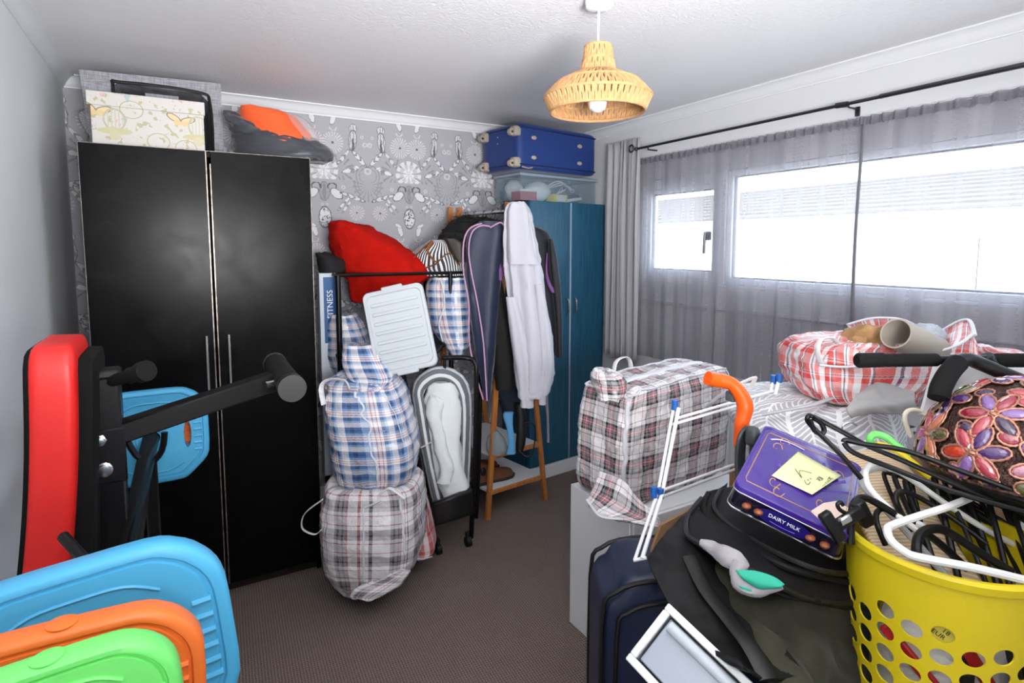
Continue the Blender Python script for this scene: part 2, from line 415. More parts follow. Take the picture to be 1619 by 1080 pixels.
    def rows(s, rows, n=28, k=2.6, D=2.5, sub=3, fold=0, nf=6, ph=0):
        """loft through rows (y_px, left_px, right_px, thickness[, distance])"""
        R = [tuple(r)+((D,) if len(r) < 5 else ()) for r in rows]; Q = []
        m = len(R)
        for i in range(m-1):
            g = lambda q: R[min(max(q, 0), m-1)]
            for t in range(sub):
                u = t/sub; Q.append(tuple(.5*((2*g(i)[c])+(g(i+1)[c]-g(i-1)[c])*u+(2*g(i-1)[c]-5*g(i)[c]+4*g(i+1)[c]-g(i+2)[c])*u*u+(3*g(i)[c]-g(i-1)[c]-3*g(i+1)[c]+g(i+2)[c])*u**3) for c in range(5)))
        Q.append(R[-1]); hf = V((fw.x, fw.y, 0)).normalized()
        vs = []; fs = []; uv = []; L = 0; pc = None; Ls = []
        for y, xl, xr, th, d in Q:
            a = at(xl, y, d); b = at(xr, y, d); c = (a+b)/2+hf*th/2; w = (b-a)/2
            if pc is not None: L += (c-pc).length
            pc = c; Ls.append((L, w.length))
            for q in range(n):
                t = 2*PI*q/n; cc, ss = cos(t), sin(t)
                ex = abs(cc)**(2/k)*(1 if cc > 0 else -1); ey = abs(ss)**(2/k)*(1 if ss > 0 else -1)
                f = 1+fold*sin(nf*t+ph+L*3)
                vs.append(c+w*ex*(1+fold*.3*sin(nf*t+ph))+hf*ey*th/2*f)
        for i in range(len(Q)-1):
            for q in range(n):
                fs.append((i*n+q, (i+1)*n+q, (i+1)*n+(q+1) % n, i*n+(q+1) % n))
                def U(ii, qq): return (Ls[ii][1]*4.2*qq/n, Ls[ii][0])
                W0 = max(l[1] for l in Ls)
                U = lambda ii, qq: (W0*4.2*qq/n, Ls[ii][0])
                uv.append([U(i, q), U(i+1, q), U(i+1, q+1), U(i, q+1)])
        e = (len(Q)-1)*n
        for base, sgn in ((0, 1), (e, -1)):
            cen = sum((vs[base+q] for q in range(n)), V())/n; vs.append(cen); ci = len(vs)-1; Lb = Ls[0 if base == 0 else -1][0]
            for q in range(n):
                tri = (ci, base+q, base+(q+1) % n); fs.append(tri if sgn > 0 else tri[::-1])
                w = [(W0*4.2*q/n+.01, Lb-.05), (W0*4.2*q/n, Lb), (W0*4.2*(q+1)/n, Lb)]; uv.append(w if sgn > 0 else w[::-1])
        return s.add(vs, fs, uv)
    def patch(s, ctrl, nu=24, nv=24, uvs=1):
        """smooth surface through a grid of control points"""
        C = [[(V(p) if isinstance(p, V) else at(*p)) for p in row] for row in ctrl]
        def cr(P, t):
            m = len(P)-1; x = t*m; i = min(int(x), m-1); u = x-i
            g = lambda q: P[min(max(q, 0), m)]
            p0, p1, p2, p3 = g(i-1), g(i), g(i+1), g(i+2)
            return .5*((2*p1)+(p2-p0)*u+(2*p0-5*p1+4*p2-p3)*u*u+(3*p1-p0-3*p2+p3)*u**3)
        return s.grid(lambda u, v: cr([cr(r, u) for r in C], v), nu, nv)
    def crumple(s, amp, fr=6, fr2=None, seed=0, ridge=.5):
        me = bpy.data.meshes.new('t'); me.from_pydata(s.v, [], s.f); me.update()
        N = [V(v.normal) for v in me.vertices]; bpy.data.meshes.remove(me); o = V((seed*3.1, seed*1.7, seed))
        for i, p in enumerate(s.v):
            q = p*fr+o; a = noise.fractal(q, 1, 2, 3)
            r = 1-abs(noise.noise(q*1.9))*2.4
            s.v[i] = p+N[i]*amp*(a*(1-ridge)+r*ridge*.6)
        return s
from mathutils.kdtree import KDTree
def snap(g, pts, off=.002, m=7):
    me = bpy.data.meshes.new('t'); me.from_pydata(g.v, [], g.f); me.update(); N = [V(v.normal) for v in me.vertices]; bpy.data.meshes.remove(me)
    kd = KDTree(len(g.v)); [kd.insert(p, i) for i, p in enumerate(g.v)]; kd.balance(); out = []; P = [V(p) for p in pts]
    for i in range(len(P)-1):
        for k in range(m):
            q = P[i].lerp(P[i+1], k/m); fs = kd.find_n(q, 3); c = sum((V(f[0])+N[f[1]]*off for f in fs), V())/3; out.append(c)
    out.append(V(kd.find(P[-1])[0])+N[kd.find(P[-1])[1]]*off); return out
OFFS = {}
def obj(name, g, m, parent=None, smooth=True, ang=38, label=None, stuff=False, solid=0, sub=0, weld=False):
    me = bpy.data.meshes.new(name); base = OFFS.get(parent.name, V()) if parent else V()
    me.from_pydata([p-base for p in g.v], [], g.f); 
    if any(u is not None for u in g.uv):
        ul = me.uv_layers.new(name='UVMap'); k = 0
        for f, u in zip(g.f, g.uv):
            for q in range(len(f)):
                if u is not None: ul.data[k].uv = u[q]
                k += 1
    me.update()
    if weld:
        bm = bmesh.new(); bm.from_mesh(me); bmesh.ops.remove_doubles(bm, verts=bm.verts[:], dist=1e-5); bm.to_mesh(me); bm.free()
    me.materials.append(M[m] if isinstance(m, str) else m)
    if smooth:
        me.shade_smooth(); me.set_sharp_from_angle(angle=math.radians(ang))
    o = bpy.data.objects.new(name, me); COL.objects.link(o)
    if parent: o.parent = parent; OFFS[o.name] = base
    if label: o['label'] = label
    if stuff: o['kind'] = 'stuff'
    if solid: q = o.modifiers.new('s', 'SOLIDIFY'); q.thickness = solid; q.offset = 0
    if sub: q = o.modifiers.new('u', 'SUBSURF'); q.levels = q.render_levels = sub
    return o
def thing(name, label, cat, loc=(0, 0, 0), group=None):
    o = bpy.data.objects.new(name, None); COL.objects.link(o); o.location = loc; o.empty_display_size = .05
    o['label'] = label; o['category'] = cat
    if group: o['group'] = group
    OFFS[o.name] = V(loc); return o
def tag(o, label, cat, group=None):
    o['label'] = label; o['category'] = cat
    if group: o['group'] = group
    # put the origin at the thing's base
    vs = [v.co for v in o.data.vertices]; n = len(vs)
    c = V((sum(v.x for v in vs)/n, sum(v.y for v in vs)/n, min(v.z for v in vs)))
    if o.location.length < 1e-6: o.data.transform(Matrix.Translation(-c)); o.location = c
    return o
def struct(name, g, m, parent=None, **k):
    o = obj(name, g, m, parent, **k)
    if not parent: o['kind'] = 'structure'
    return o
def dup(o, loc=None, rot=None, label=None, group=None, mx=None):
    c = o.copy(); COL.objects.link(c)
    for ch in list(o.children):
        d = ch.copy(); COL.objects.link(d); d.parent = c
        for g2 in list(ch.children):
            e = g2.copy(); COL.objects.link(e); e.parent = d
    if mx is not None: c.matrix_world = mx
    if loc is not None: c.location = loc
    if rot is not None: c.rotation_euler = rot
    if label: c['label'] = label
    if group: c['group'] = group
    return c
def Rz(d): return Matrix.Rotation(math.radians(d), 3, 'Z')
def frame_mx(o, x, y):                       # matrix from origin and x, approximate y
    x = V(x).normalized(); z = x.cross(V(y)).normalized(); y = z.cross(x)
    m = Matrix((x, y, z)).transposed().to_4x4(); m.translation = V(o); return m
def text(name, s, size, mx, m, parent, ext=.0006):
    cu = bpy.data.curves.new(name, 'FONT'); cu.body = s; cu.size = size; cu.extrude = ext; cu.align_x = 'CENTER'; cu.align_y = 'CENTER'
    cu.resolution_u = 3
    tmp = bpy.data.objects.new(name+'t', cu); COL.objects.link(tmp)
    bpy.context.view_layer.update(); dg = bpy.context.evaluated_depsgraph_get()
    me = bpy.data.meshes.new_from_object(tmp.evaluated_get(dg)); bpy.data.objects.remove(tmp)
    base = OFFS.get(parent.name, V())
    me.transform(Matrix.Translation(-base) @ mx); me.materials.clear(); me.materials.append(m)
    o = bpy.data.objects.new(name, me); COL.objects.link(o); o.parent = parent; OFFS[o.name] = base; return o

# ------------------------------------------------------------------ the room
XW, YB, XL, YF, H = 2.62, 3.52, -.43, -.75, 2.36
def B(g, x0, x1, y0, y1, z0, z1, bev=0): return g.box(((x0+x1)/2, (y0+y1)/2, (z0+z1)/2), (x1-x0, y1-y0, z1-z0), None, bev)
struct('floor', B(G(), XL-.1, XW+.1, YF-.1, YB+.1, -.1, 0), 'carpet', smooth=False)
struct('ceiling', B(G(), XL-.1, XW+.1, YF-.1, YB+.1, H, H+.1), 'ceiling', smooth=False)
struct('wall_back', B(G(), XL-.1, XW+.1, YB, YB+.1, 0, H), 'wallpaper', smooth=False)
struct('wall_left', B(G(), XL-.1, XL, YF, YB, 0, H), 'wall', smooth=False)
struct('wall_front', B(G(), XL-.1, XW+.1, YF-.1, YF, 0, H), 'wall', smooth=False)
WZ0, WZ1, WY0, WY1 = 1.325, 1.965, -.45, 2.83
g = G(); B(g, XW, XW+.12, YF, YB, 0, WZ0); B(g, XW, XW+.12, YF, YB, WZ1, H); B(g, XW, XW+.12, YF, WY0, WZ0, WZ1); B(g, XW, XW+.12, WY1, YB, WZ0, WZ1)
struct('wall_right', g, 'wallwin', smooth=False)
def cornice(name, a, b, n, m='gloss'):
    a, b, n = V(a), V(b), V(n); pr = [(0, 0), (.052, 0), (.052, .006), (.042, .008), (.03, .018), (.018, .034), (.010, .048), (.006, .05), (.006, .056), (0, .056)]
    g = G(); vs = [p+n*q[0]-V((0, 0, q[1])) for p in (a, b) for q in pr]; k = len(pr)
    g.add(vs, [(i, i+1, k+i+1, k+i) for i in range(k-1)]+[tuple(range(k)), tuple(range(2*k-1, k-1, -1))]); struct(name, g, m, ang=50)
cornice('trim_back', (XL, YB, H), (XW, YB, H), (0, -1, 0)); cornice('trim_right', (XW, YF, H), (XW, YB, H), (-1, 0, 0)); cornice('trim_left', (XL, YF, H), (XL, YB, H), (1, 0, 0), 'wall')
struct('baseboard_back', B(G(), XL, XW, YB-.015, YB, 0, .1, .004), 'gloss'); struct('baseboard_left', B(G(), XL, XL+.015, YF, YB-.016, 0, .1, .004), 'gloss'); struct('baseboard_right', B(G(), XW-.015, XW, YF, YB-.016, 0, .1, .004), 'gloss')
struct('trim_lintel', B(G(), XW-.012, XW, YF, 2.86, 2.108, 2.116, .002), 'wallwin')
# windows: frame, sash, pane
def window(name, y0, y1, z0, z1, fr=.03, sash=.0):
    g = G(); x0, x1 = XW+.015, XW+.075
    w = thing_s(name, (x1, (y0+y1)/2, z0))
    oy0, oy1, oz0, oz1 = y0-fr, y1+fr, z0-fr, z1+fr
    for nm, q in (('frame', (oy0, oy1, oz0, z0)), ('frame', (oy0, oy1, z1, oz1)), ('frame', (oy0, y0, z0, z1)), ('frame', (y1, oy1, z0, z1))):
        obj(nm, B(G(), x0, x1, *q, .004), 'upvc', w)
    g2 = G()
    for q in ((y0, y1, z0, z0+.008), (y0, y1, z1-.008, z1), (y0, y0+.008, z0, z1), (y1-.008, y1, z0, z1)): B(g2, x0+.014, x0+.03, *q)
    obj('gasket', g2, 'steel', w); obj('pane', B(G(), x0+.02, x0+.026, y0, y1, z0, z1), 'glass', w, smooth=False); return w
def thing_s(name, loc):
    o = bpy.data.objects.new(name, None); COL.objects.link(o); o.location = loc; o['kind'] = 'structure'; OFFS[o.name] = V(loc); return o
w1 = window('window_1', 2.285, 2.775, 1.405, 1.877, .028)
w2 = window('window_2', .30, 2.152, 1.375, 1.93, .035)
w3 = window('window_3', -.4, .2, 1.375, 1.93, .035)
for y0, y1, z0, z1 in ((2.188, 2.256, WZ0, WZ1), (2.256, 2.804, WZ0, 1.377), (2.256, 2.804, 1.905, WZ1), (2.804, WY1, WZ0, WZ1), (WY0, 2.188, WZ0, 1.34), (.236, .264, WZ0, WZ1)):
    obj('frame', B(G(), XW+.005, XW+.08, y0, y1, z0, z1, .003), 'upvc', w1 if y0 > 2 else w2)
h = obj('handle', G().tube([(XW-.02, 2.30, 1.60), (XW-.03, 2.295, 1.63), (XW-.03, 2.30, 1.51)], .008, 8, sm=3), 'steel', w1)
obj('latch', B(G(), XW-.02, XW+.015, 2.285, 2.31, 1.585, 1.635, .004), 'steel', w1)
struct('trim_sill', B(G(), XW-.02, XW+.02, WY0, 2.84, 1.195, 1.207, .003), 'wallwin')
# ------------------------------------------------------------------ outside
M['render'] = mat('white_render', '#f2f2ee', .8); M['tiles'] = mat('roof_tile', '#5b544e', .85, var=.12, vs=3)
M['tarmac'] = mat('tarmac', '#b9b6b0', .9)
EX = 13.0
def zat(px_, py_): return atp(px_, py_, X=EX)
ea = zat(1400, 336).z
bld = thing('terraced_house', 'white rendered houses with a long tiled roof seen through the window', 'building', (EX+3, 6, -3.2))
obj('wall', B(G(), EX, EX+6, -14, 22, -3.2, ea-.25), 'render', bld, smooth=False)
obj('fascia', B(G(), EX-.25, EX, -14, 22, ea-.25, ea, .01), 'white', bld)
rz = zat(1400, 273).z
for k in range(9):
    f0, f1 = k/9, (k+1)/9; z0, z1 = ea+(rz-ea)*1.25*f0, ea+(rz-ea)*1.25*f1; x0, x1 = EX-.25+3.2*f0, EX-.25+3.2*f1
    g = G(); g.add([(x0, -14, z0+.05), (x0, 22, z0+.05), (x1, 22, z1), (x1, -14, z1), (x0, -14, z0-.02), (x0, 22, z0-.02)], [(3, 2, 1, 0), (0, 1, 5, 4)]); obj('tile_course', g, 'tiles', bld, smooth=False)
M['dark_glass'] = mat('dark_glass', '#9aa0a8', .1)
for y in (9.3, 8.5, 5.4, 4.6, 1.2, .4, -3): 
    wn = obj('window', B(G(), EX-.04, EX+.02, y-.42, y+.42, ea-1.75, ea-.55, .01), 'upvc', bld)
    for a in (-.21, .21):
        for b in (-1.43, -.86): obj('pane', B(G(), EX-.06, EX-.03, y+a-.15, y+a+.15, ea+b-.24, ea+b+.24), 'dark_glass', wn, smooth=False)
gr = struct('ground', B(G(), 2.8, 60, -40, 50, -3.4, -3.2), 'tarmac', smooth=False)

# ------------------------------------------------------------------ curtains, rod, radiator
rod = thing('curtain_rod', 'thin dark grey metal curtain rod running along the window wall', 'curtain rod', (2.55, 1.2, 2.18))
RX = 2.545
za = atp(1009, 235, X=RX).z; zb = atp(1619, 102.5, X=RX).z; ya = atp(1007, 235, X=RX).y
obj('pole', G().tube([(RX, ya+.0, za), (RX, 1.32, (za+zb)/2-.001)], .0075, 10), 'steel', rod); obj('pole', G().tube([(RX, 1.36, (za+zb)/2), (RX, -.5, zb+.01)], .0095, 10), 'steel', rod)
obj('finial', G().sph((RX, ya+.005, za), .013), 'steel', rod)
yb = atp(1331, 165, X=RX).y
obj('bracket', G().tube([(XW, yb-.03, 2.15), (RX, yb-.03, 2.15), (RX, yb-.03, 2.172)], .004, 8).box((XW-.004, yb-.03, 2.14), (.008, .018, .04)), 'steel', rod)
obj('bracket', G().tube([(XW, ya-.1, 2.145), (RX, ya-.1, 2.145), (RX, ya-.1, 2.168)], .005, 8), 'steel', rod)
obj('joint', G().tube([(RX, yb+.025, za+.004), (RX, yb-.025, za+.001)], .0125, 10), 'steel', rod)
def drape(name, X0, y0, y1, z0fn, z1, amp, waves, mat_, label, irregular=.35, thick=0, nu=220, nv=30, gather=0, seed=0, hem=True):
    rnd = random.Random(seed); ph = [rnd.uniform(0, 6.3) for _ in range(8)]
    def fn(u, v):
        y = y0+(y1-y0)*u; zt = z1; zbm = z0fn(u); z = zt+(zbm-zt)*v
        w = sin(2*PI*waves*u+ph[0]+irregular*3*sin(2*PI*u*3.3+ph[1])+v*.35*sin(9*u+ph[2]))
        w2 = sin(2*PI*waves*2.37*u+ph[3]+v)
        A = amp*(.55+.45*min(1, v*3)) if not gather else amp*(.35+.65*v)
        x = X0-A*(w*.75+w2*.25*irregular)-amp
        return (x, y+.006*sin(2*PI*waves*u*1.5+v*4), z)
    g = G().grid(fn, nu, nv); return g
# grey lined curtain at the corner
cu = thing('curtain', 'pale grey satin curtain bunched in the corner by the blue wardrobe', 'curtain', (2.5, 2.95, .78))
yl, yr = 3.11, 2.80
for seg, (a, b, zc) in enumerate(((yl, yl-.155, .80), (yl-.165, yr, .79))):
    g = drape('c', RX+.04, a, b, lambda u: zc+.01*sin(u*9), 2.235, .026, 2.2, 'curtain', '', .3, seed=3+seg, nu=60)
    obj('panel', g, 'curtain', cu, solid=.004, ang=80)
gm = thing('curtain_eyelet', 'dark metal eyelet at the end of the curtain rod', 'eyelet', (RX-.02, ya, za)) if False else None
obj('eyelet', G().tube([(RX-.035+.002*cos(t), ya+.022*cos(t)+.012, za+.022*sin(t)) for t in [2*PI*k/16 for k in range(16)]], .005, 6, closed=True), 'steel', cu)
# sheers: two panels that overlap
sh_lab = ('sheer grey glitter voile on the left part of the window', 'sheer grey glitter voile on the right part of the window')
for k, (a, b, wv, nu) in enumerate(((2.835, 1.435, 8, 420), (1.455, -.5, 9, 520))):
    def zb_(u, a=a, b=b):
        y = a+(b-a)*u; return .845 if y > 1.75 else .90
    g = drape('s', XW-.018, a, b, zb_, 2.098, .012, wv, 'sheer', '', .8, seed=11+k, nu=nu, nv=26, gather=1)
    t = thing('voile_curtain', sh_lab[k], 'curtain', (XW-.03, (a+b)/2, .85), 'sheer voile panels over the window')
    obj('voile', g, 'sheer', t, ang=180)
    hd = G().grid(lambda u, v: (XW-.03-.010*sin(2*PI*u*wv*5.3+2*sin(17*u)), a+(b-a)*u, 2.10-.03*v+.003*sin(u*211)), nu*2, 4)
    obj('heading', hd, 'sheer', t, ang=180)
    hd2 = G().grid(lambda u, v: (XW-.045-.012*sin(2*PI*u*wv*4.1+3*sin(13*u)), a+(b-a)*u, 2.105-.035*v), nu*2, 3)
    obj('ruffle', hd2, 'sheer', t, ang=180)
    sp = 1.445 if k == 0 else None
    if k == 0: obj('side_hem', G().tube([(XW-.045, a+(b-a), 2.1), (XW-.06, b+.004, 1.6), (XW-.05, b, .92)], [.006, .007, .009], 6, sm=6, flat=.6), mat('gathered_voile', '#6f6e75', .6), t)
rad = thing('radiator', 'white panel radiator under the window behind the plaid bag', 'radiator', (2.55, 1.7, .18))
g = G()
g.grid(lambda u, v: (2.545-(.006 if int(round(u*216)) % 4 in (1, 2) else 0)*(1 if .06 < v < .94 else 0), .75+1.8*u, .18+.63*v), 216, 16)
obj('front_panel', g, 'gloss', rad, ang=20); obj('top_grille', B(G(), 2.545, 2.61, .75, 2.55, .79, .81, .004), 'gloss', rad)
g = G()
for k in range(40): B(g, 2.555, 2.60, .78+k*.044, .80+k*.044, .811, .813)
obj('slot', g, 'steel', rad, stuff=True, smooth=False); obj('back_panel', B(G(), 2.595, 2.61, .75, 2.55, .18, .79), 'gloss', rad)
for y in (1.0, 2.3): obj('bracket', B(G(), 2.6, XW, y, y+.04, .3, .34), 'gloss', rad)
# ------------------------------------------------------------------ pendant lamp
M['rope'] = mat('paper_rope', '#bd9163', .8, var=.15, vs=60, bump=.6, bs=260, bd=.002)
LX, LY = 1.238, 1.568
pl = thing('pendant_lamp', 'woven rope pendant lamp hanging from the ceiling', 'lamp', (LX, LY, 1.95))
obj('ceiling_rose', G().lathe([(.045, H), (.045, H-.012), (.041, H-.03), (.03, H-.036), (.006, H-.037)], 28, (LX, LY, 0)), 'gloss', pl)
obj('cable', G().tube([(LX, LY, H-.03), (LX, LY, 2.19)], .0035, 8), 'gloss', pl)
bu = obj('bulb', G().lathe([(.0, 1.995), (.012, 1.997), (.026, 2.006), (.032, 2.024), (.03, 2.042), (.018, 2.06), (.013, 2.075)], 20, (LX, LY, 0)), mat('pearl_glass', '#eef0f4', .12, coat=.5), pl)
obj('socket', G().lathe([(.016, 2.055), (.017, 2.06), (.017, 2.12), (.012, 2.14), (.012, 2.2)], 16, (LX, LY, 0)), 'white', pl)
prof = [(.042, 2.207), (.048, 2.165), (.058, 2.125), (.135, 2.088), (.176, 2.045), (.156, 2.0)]
sh = obj('shade', G().lathe([(r-.004, z) for r, z in prof[:1]]+[(prof[0][0]-.006, prof[0][1]-.004)], 24, (LX, LY, 0), caps=False), 'rope', pl)
for r, z in prof: obj('hoop', G().tube([(LX+r*cos(t), LY+r*sin(t), z) for t in [2*PI*k/56 for k in range(56)]], .0052, 7, closed=True), 'rope', sh)
tiers = [(0, 1, 16, .0042), (1, 2, 18, .0042), (2, 3, 30, .0038), (3, 4, 46, .0042), (4, 5, 52, .0044)]
for i, j, cnt, rr in tiers:
    g = G(); (r0, z0), (r1, z1) = prof[i], prof[j]
    for k in range(cnt):
        for off, dr in ((0, .44), (0, -.44)):
            a0 = 2*PI*(k+off)/cnt; a1 = a0+2*PI*dr/cnt*(1)
            for q in (-.5, .5):
                dq = q*.009/max(r0, .05); dq1 = q*.009/max(r1, .05)
                g.tube([(LX+r0*cos(a0+dq), LY+r0*sin(a0+dq), z0), (LX+(r0+r1)/2*cos((a0+a1)/2), LY+(r0+r1)/2*sin((a0+a1)/2), (z0+z1)/2+.002), (LX+r1*cos(a1+dq1), LY+r1*sin(a1+dq1), z1)], rr, 5)
    obj('woven_strands', g, 'rope', sh, stuff=True)

# ------------------------------------------------------------------ black wardrobe
wx0, wxm, wx1, wy, wd, wt = -.303, .131, .541, 2.758, .58, 1.945
wr = thing('wardrobe', 'tall glossy black two-door wardrobe against the back left corner', 'wardrobe', ((wx0+wx1)/2, wy+.3, 0))
obj('carcass', B(B(B(B(B(G(), wx0, wx0+.018, wy+.02, wy+wd, 0, wt-.003), wx1-.018, wx1, wy+.02, wy+wd, 0, wt-.003), wx0+.018, wx1-.018, wy+.02, wy+wd, wt-.021, wt-.003), wx0+.018, wx1-.018, wy+wd-.01, wy+wd, 0, wt-.02), wx0+.018, wx1-.018, wy+.05, wy+wd-.01, .12, .135), 'wardrobe', wr, smooth=False)
obj('plinth', B(G(), wx0+.018, wx1-.018, wy+.04, wy+.06, 0, .12), mat('dark_kickboard', '#231c18', .4), wr, smooth=False)
for a, b, hx in ((wx0, wxm-.008, wxm-.035), (wxm+.012, wx1, wxm+.05)):
    d = obj('door', B(G(), a, b, wy, wy+.018, .05, wt, .001), 'wardrobe', wr, smooth=False)
    obj('handle', G().tube([(hx, wy-.028, .88), (hx, wy-.028, 1.175)], .006, 10).tube([(hx, wy, .91), (hx, wy-.028, .91)], .004, 8).tube([(hx, wy, 1.145), (hx, wy-.028, 1.145)], .004, 8), 'chrome', d)
obj('edge_strip', B(G(), wxm-.008, wxm-.003, wy-.001, wy+.018, .05, wt-.0, .0005), 'edge', wr); obj('edge_strip', B(G(), wxm+.007, wxm+.012, wy-.001, wy+.018, .05, wt-.05, .0005), 'edge', wr)
obj('edge_strip', B(G(), wx1, wx1+.003, wy, wy+.018, .05, wt, .0005), 'edge', wr); obj('edge_strip', B(G(), wx0-.002, wx0, wy, wy+.018, .05, wt, .0005), 'edge', wr)
obj('edge_strip', B(G(), wx0, wx1, wy-.0005, wy+.018, wt, wt+.002, .0003), 'edge', wr)
# things on the wardrobe
fy = wy+.13
p0 = atp(143, 222, Y=fy); p1 = atp(325, 232, Y=fy)
FX0, FX1 = p0.x, p1.x; fz = wt+.003; fh = atp(145, 143, Y=fy).z-fz
fb = thing('keepsake_box', 'cream lidded keepsake box printed with butterflies and birdcages on the black wardrobe', 'box', ((FX0+FX1)/2, fy+.12, fz))
obj('body', B(G(), FX0+.006, FX1-.002, fy, fy+.26, fz, fz+fh-.03, .002), 'floral', fb, smooth=False); obj('lid', B(G(), FX0-.006, FX1+.003, fy-.006, fy+.27, fz+fh-.055, fz+fh, .002), 'floral', fb, smooth=False)
gy = fy+.30
q0 = atp(120, 109, Y=gy); q1 = atp(349, 132, Y=gy)
gb = thing('fabric_storage_cube', 'open grey slub fabric storage cube lying on its side behind the printed box', 'storage cube', ((q0.x+q1.x)/2, gy+.1, fz))
zt0 = q0.z; zt1 = q1.z; 
gx0, gx1 = q0.x+.01, q1.x
if zt0 > H-.012: zt0 = H-.012
g = G(); t_ = .02
outer = [(gx0+.03, fz), (gx1, fz), (gx1, min(zt1, H-.015)-.0), (gx0, zt0)]
def lerp2(a, b, u): return (a[0]+(b[0]-a[0])*u, a[1]+(b[1]-a[1])*u)
mxg = Matrix(((1, 0, 0, 0), (0, 0, -1, 0), (0, 1, 0, 0), (0, 0, 0, 1)))   # x,y -> x,z
hx0, hx1, hz1 = gx0+.12, gx1-.05, zt1-.05
hole = [(hx0, fz+.02), (hx0, hz1-.02), (hx0+.02, hz1), (hx1-.04, hz1-.01), (hx1, hz1-.05), (hx1, fz+.02)][::-1]
g.prism(outer, -gy-.28, -gy, [hole], mxg); obj('cover', g, 'slub', gb, ang=30); obj('back_board', B(G(), hx0-.005, hx1+.005, gy+.27, gy+.279, fz+.015, hz1+.005), mat('dark_lining', '#2a2b30', .8), gb, smooth=False)
obj('piping', G().tube([(hx0, gy-.004, fz+.01), (hx0, gy-.004, hz1-.03), (hx0+.03, gy-.004, hz1), (hx1-.05, gy-.004, hz1-.005), (hx1, gy-.004, hz1-.06), (hx1+.003, gy-.004, fz+.01)], .007, 8, sm=5), 'black', gb)
obj('card_window', B(G(), hx0+.12, hx1-.13, gy+.02, gy+.03, fz+fh-.01, hz1-.03), 'slub', gb)
obj('handle', G().tube([(gx0+.0, gy+.1, fz+.22), (gx0-.025, gy+.1, fz+.19), (gx0+.01, gy+.1, fz+.10)], .008, 6, sm=4, flat=.4), 'slub', gb)
# orange bag in a dark nylon bag
ob = thing('nylon_bag', 'dark grey nylon bag with bright orange fabric inside on the black wardrobe', 'bag', (.42, wy+.2, fz))
D0 = 2.78
g = G().rows([(178, 352, 366, .10), (190, 351, 385, .20), (203, 351, 440, .26), (213, 352, 475, .28), (226, 352, 500, .30), (240, 355, 509, .28), (248, 380, 500, .2)], D=2.66, sub=4, k=2.2, n=40).crumple(.014, 9, seed=2, ridge=.7).crumple(.018, 17, seed=3, ridge=.95)
zm = wt+.004
for i, p in enumerate(g.v):
    if p.z < zm: p.z = zm
obj('shell', g, mat('dark_nylon', '#43454d', .45, sheen=.3, bump=.4, bs=18, bd=.01), ob)
g = G().rows([(166, 376, 408, .10), (173, 366, 446, .2), (190, 368, 464, .24), (208, 380, 478, .24), (222, 400, 480, .16)], D=2.66, sub=4, k=2.2).crumple(.008, 10, seed=5)
obj('orange_lining', g, mat('orange_fabric', '#f2602a', .6, sheen=.2), ob, label='bright orange fabric')
g = G().rows([(172, 400, 425, .06), (180, 420, 466, .12), (196, 440, 486, .14), (214, 456, 498, .1), (222, 474, 498, .06)], D=2.71, sub=3, k=2.2).crumple(.01, 16, seed=6)
obj('plastic_film', g, 'wrap', ob)

# ------------------------------------------------------------------ black metal shelf, things on it
FYp = 2.93
def fp(x, y, Y=FYp): return atp(x, y, Y=Y)
zt = fp(600, 434).z; x0 = fp(534, 434).x; x1 = fp(712, 440).x; x2 = fp(738, 440).x
fr = thing('metal_frame_shelf', 'black metal frame shelf holding the red blanket and plaid bags', 'shelf', ((x0+x1)/2, FYp+.1, 0))
for xx in (x0, x1):
    for yy in (FYp, 3.30):
        obj('post', G().tube([(xx, yy, .002), (xx, yy, zt)], .014, 10), 'blackm', fr)
zs = fp(620, 548).z-.02
for zz in (zt, zs):
    for a, b in (((x0-.02, FYp, zz), (x2, FYp, zz)), ((x0, 3.30, zz), (x2, 3.30, zz)), ((x0, FYp, zz), (x0, 3.30, zz)), ((x1, FYp, zz), (x1, 3.30, zz))):
        obj('rail', G().tube([a, b], .0085, 8), 'blackm', fr)
for zz in (zt, zs): obj('shelf_board', B(G(), x0, x2, FYp+.01, 3.30, zz-.006, zz+.006), 'blackm', fr, smooth=False)
M['redfleece'] = mat('red_fleece', '#b8150b', .95, spec=.15, var=.10, vs=14, bump=.5, bs=90, bd=.004)
DB = 3.02
g = G().rows([(351, 522, 542, .10), (355, 514, 562, .22), (364, 510, 585, .30), (380, 510, 612, .34), (398, 513, 636, .34), (414, 520, 656, .34), (428, 530, 668, .32), (440, 540, 668, .28), (452, 546, 655, .22), (464, 548, 620, .12), (474, 553, 585, .08), (479, 560, 572, .05)], D=3.09, sub=6, k=2.5, n=56).crumple(.030, 4.5, seed=1, ridge=.5).crumple(.014, 11, seed=6, ridge=.85)
tag(obj('fleece_blanket', g, 'redfleece'), 'bright red fleece blanket bundled on top of the metal shelf', 'blanket')
g = G().rows([(400, 497, 505, .1), (412, 497, 530, .2), (428, 499, 535, .2), (433, 499, 530, .2)], D=2.98, sub=3).crumple(.02, 20, seed=3)
tag(obj('dark_cloth', g, mat('black_cloth', '#101014', .8, bump=.4, bs=30)), 'small black cloth tucked left of the red blanket', 'cloth')
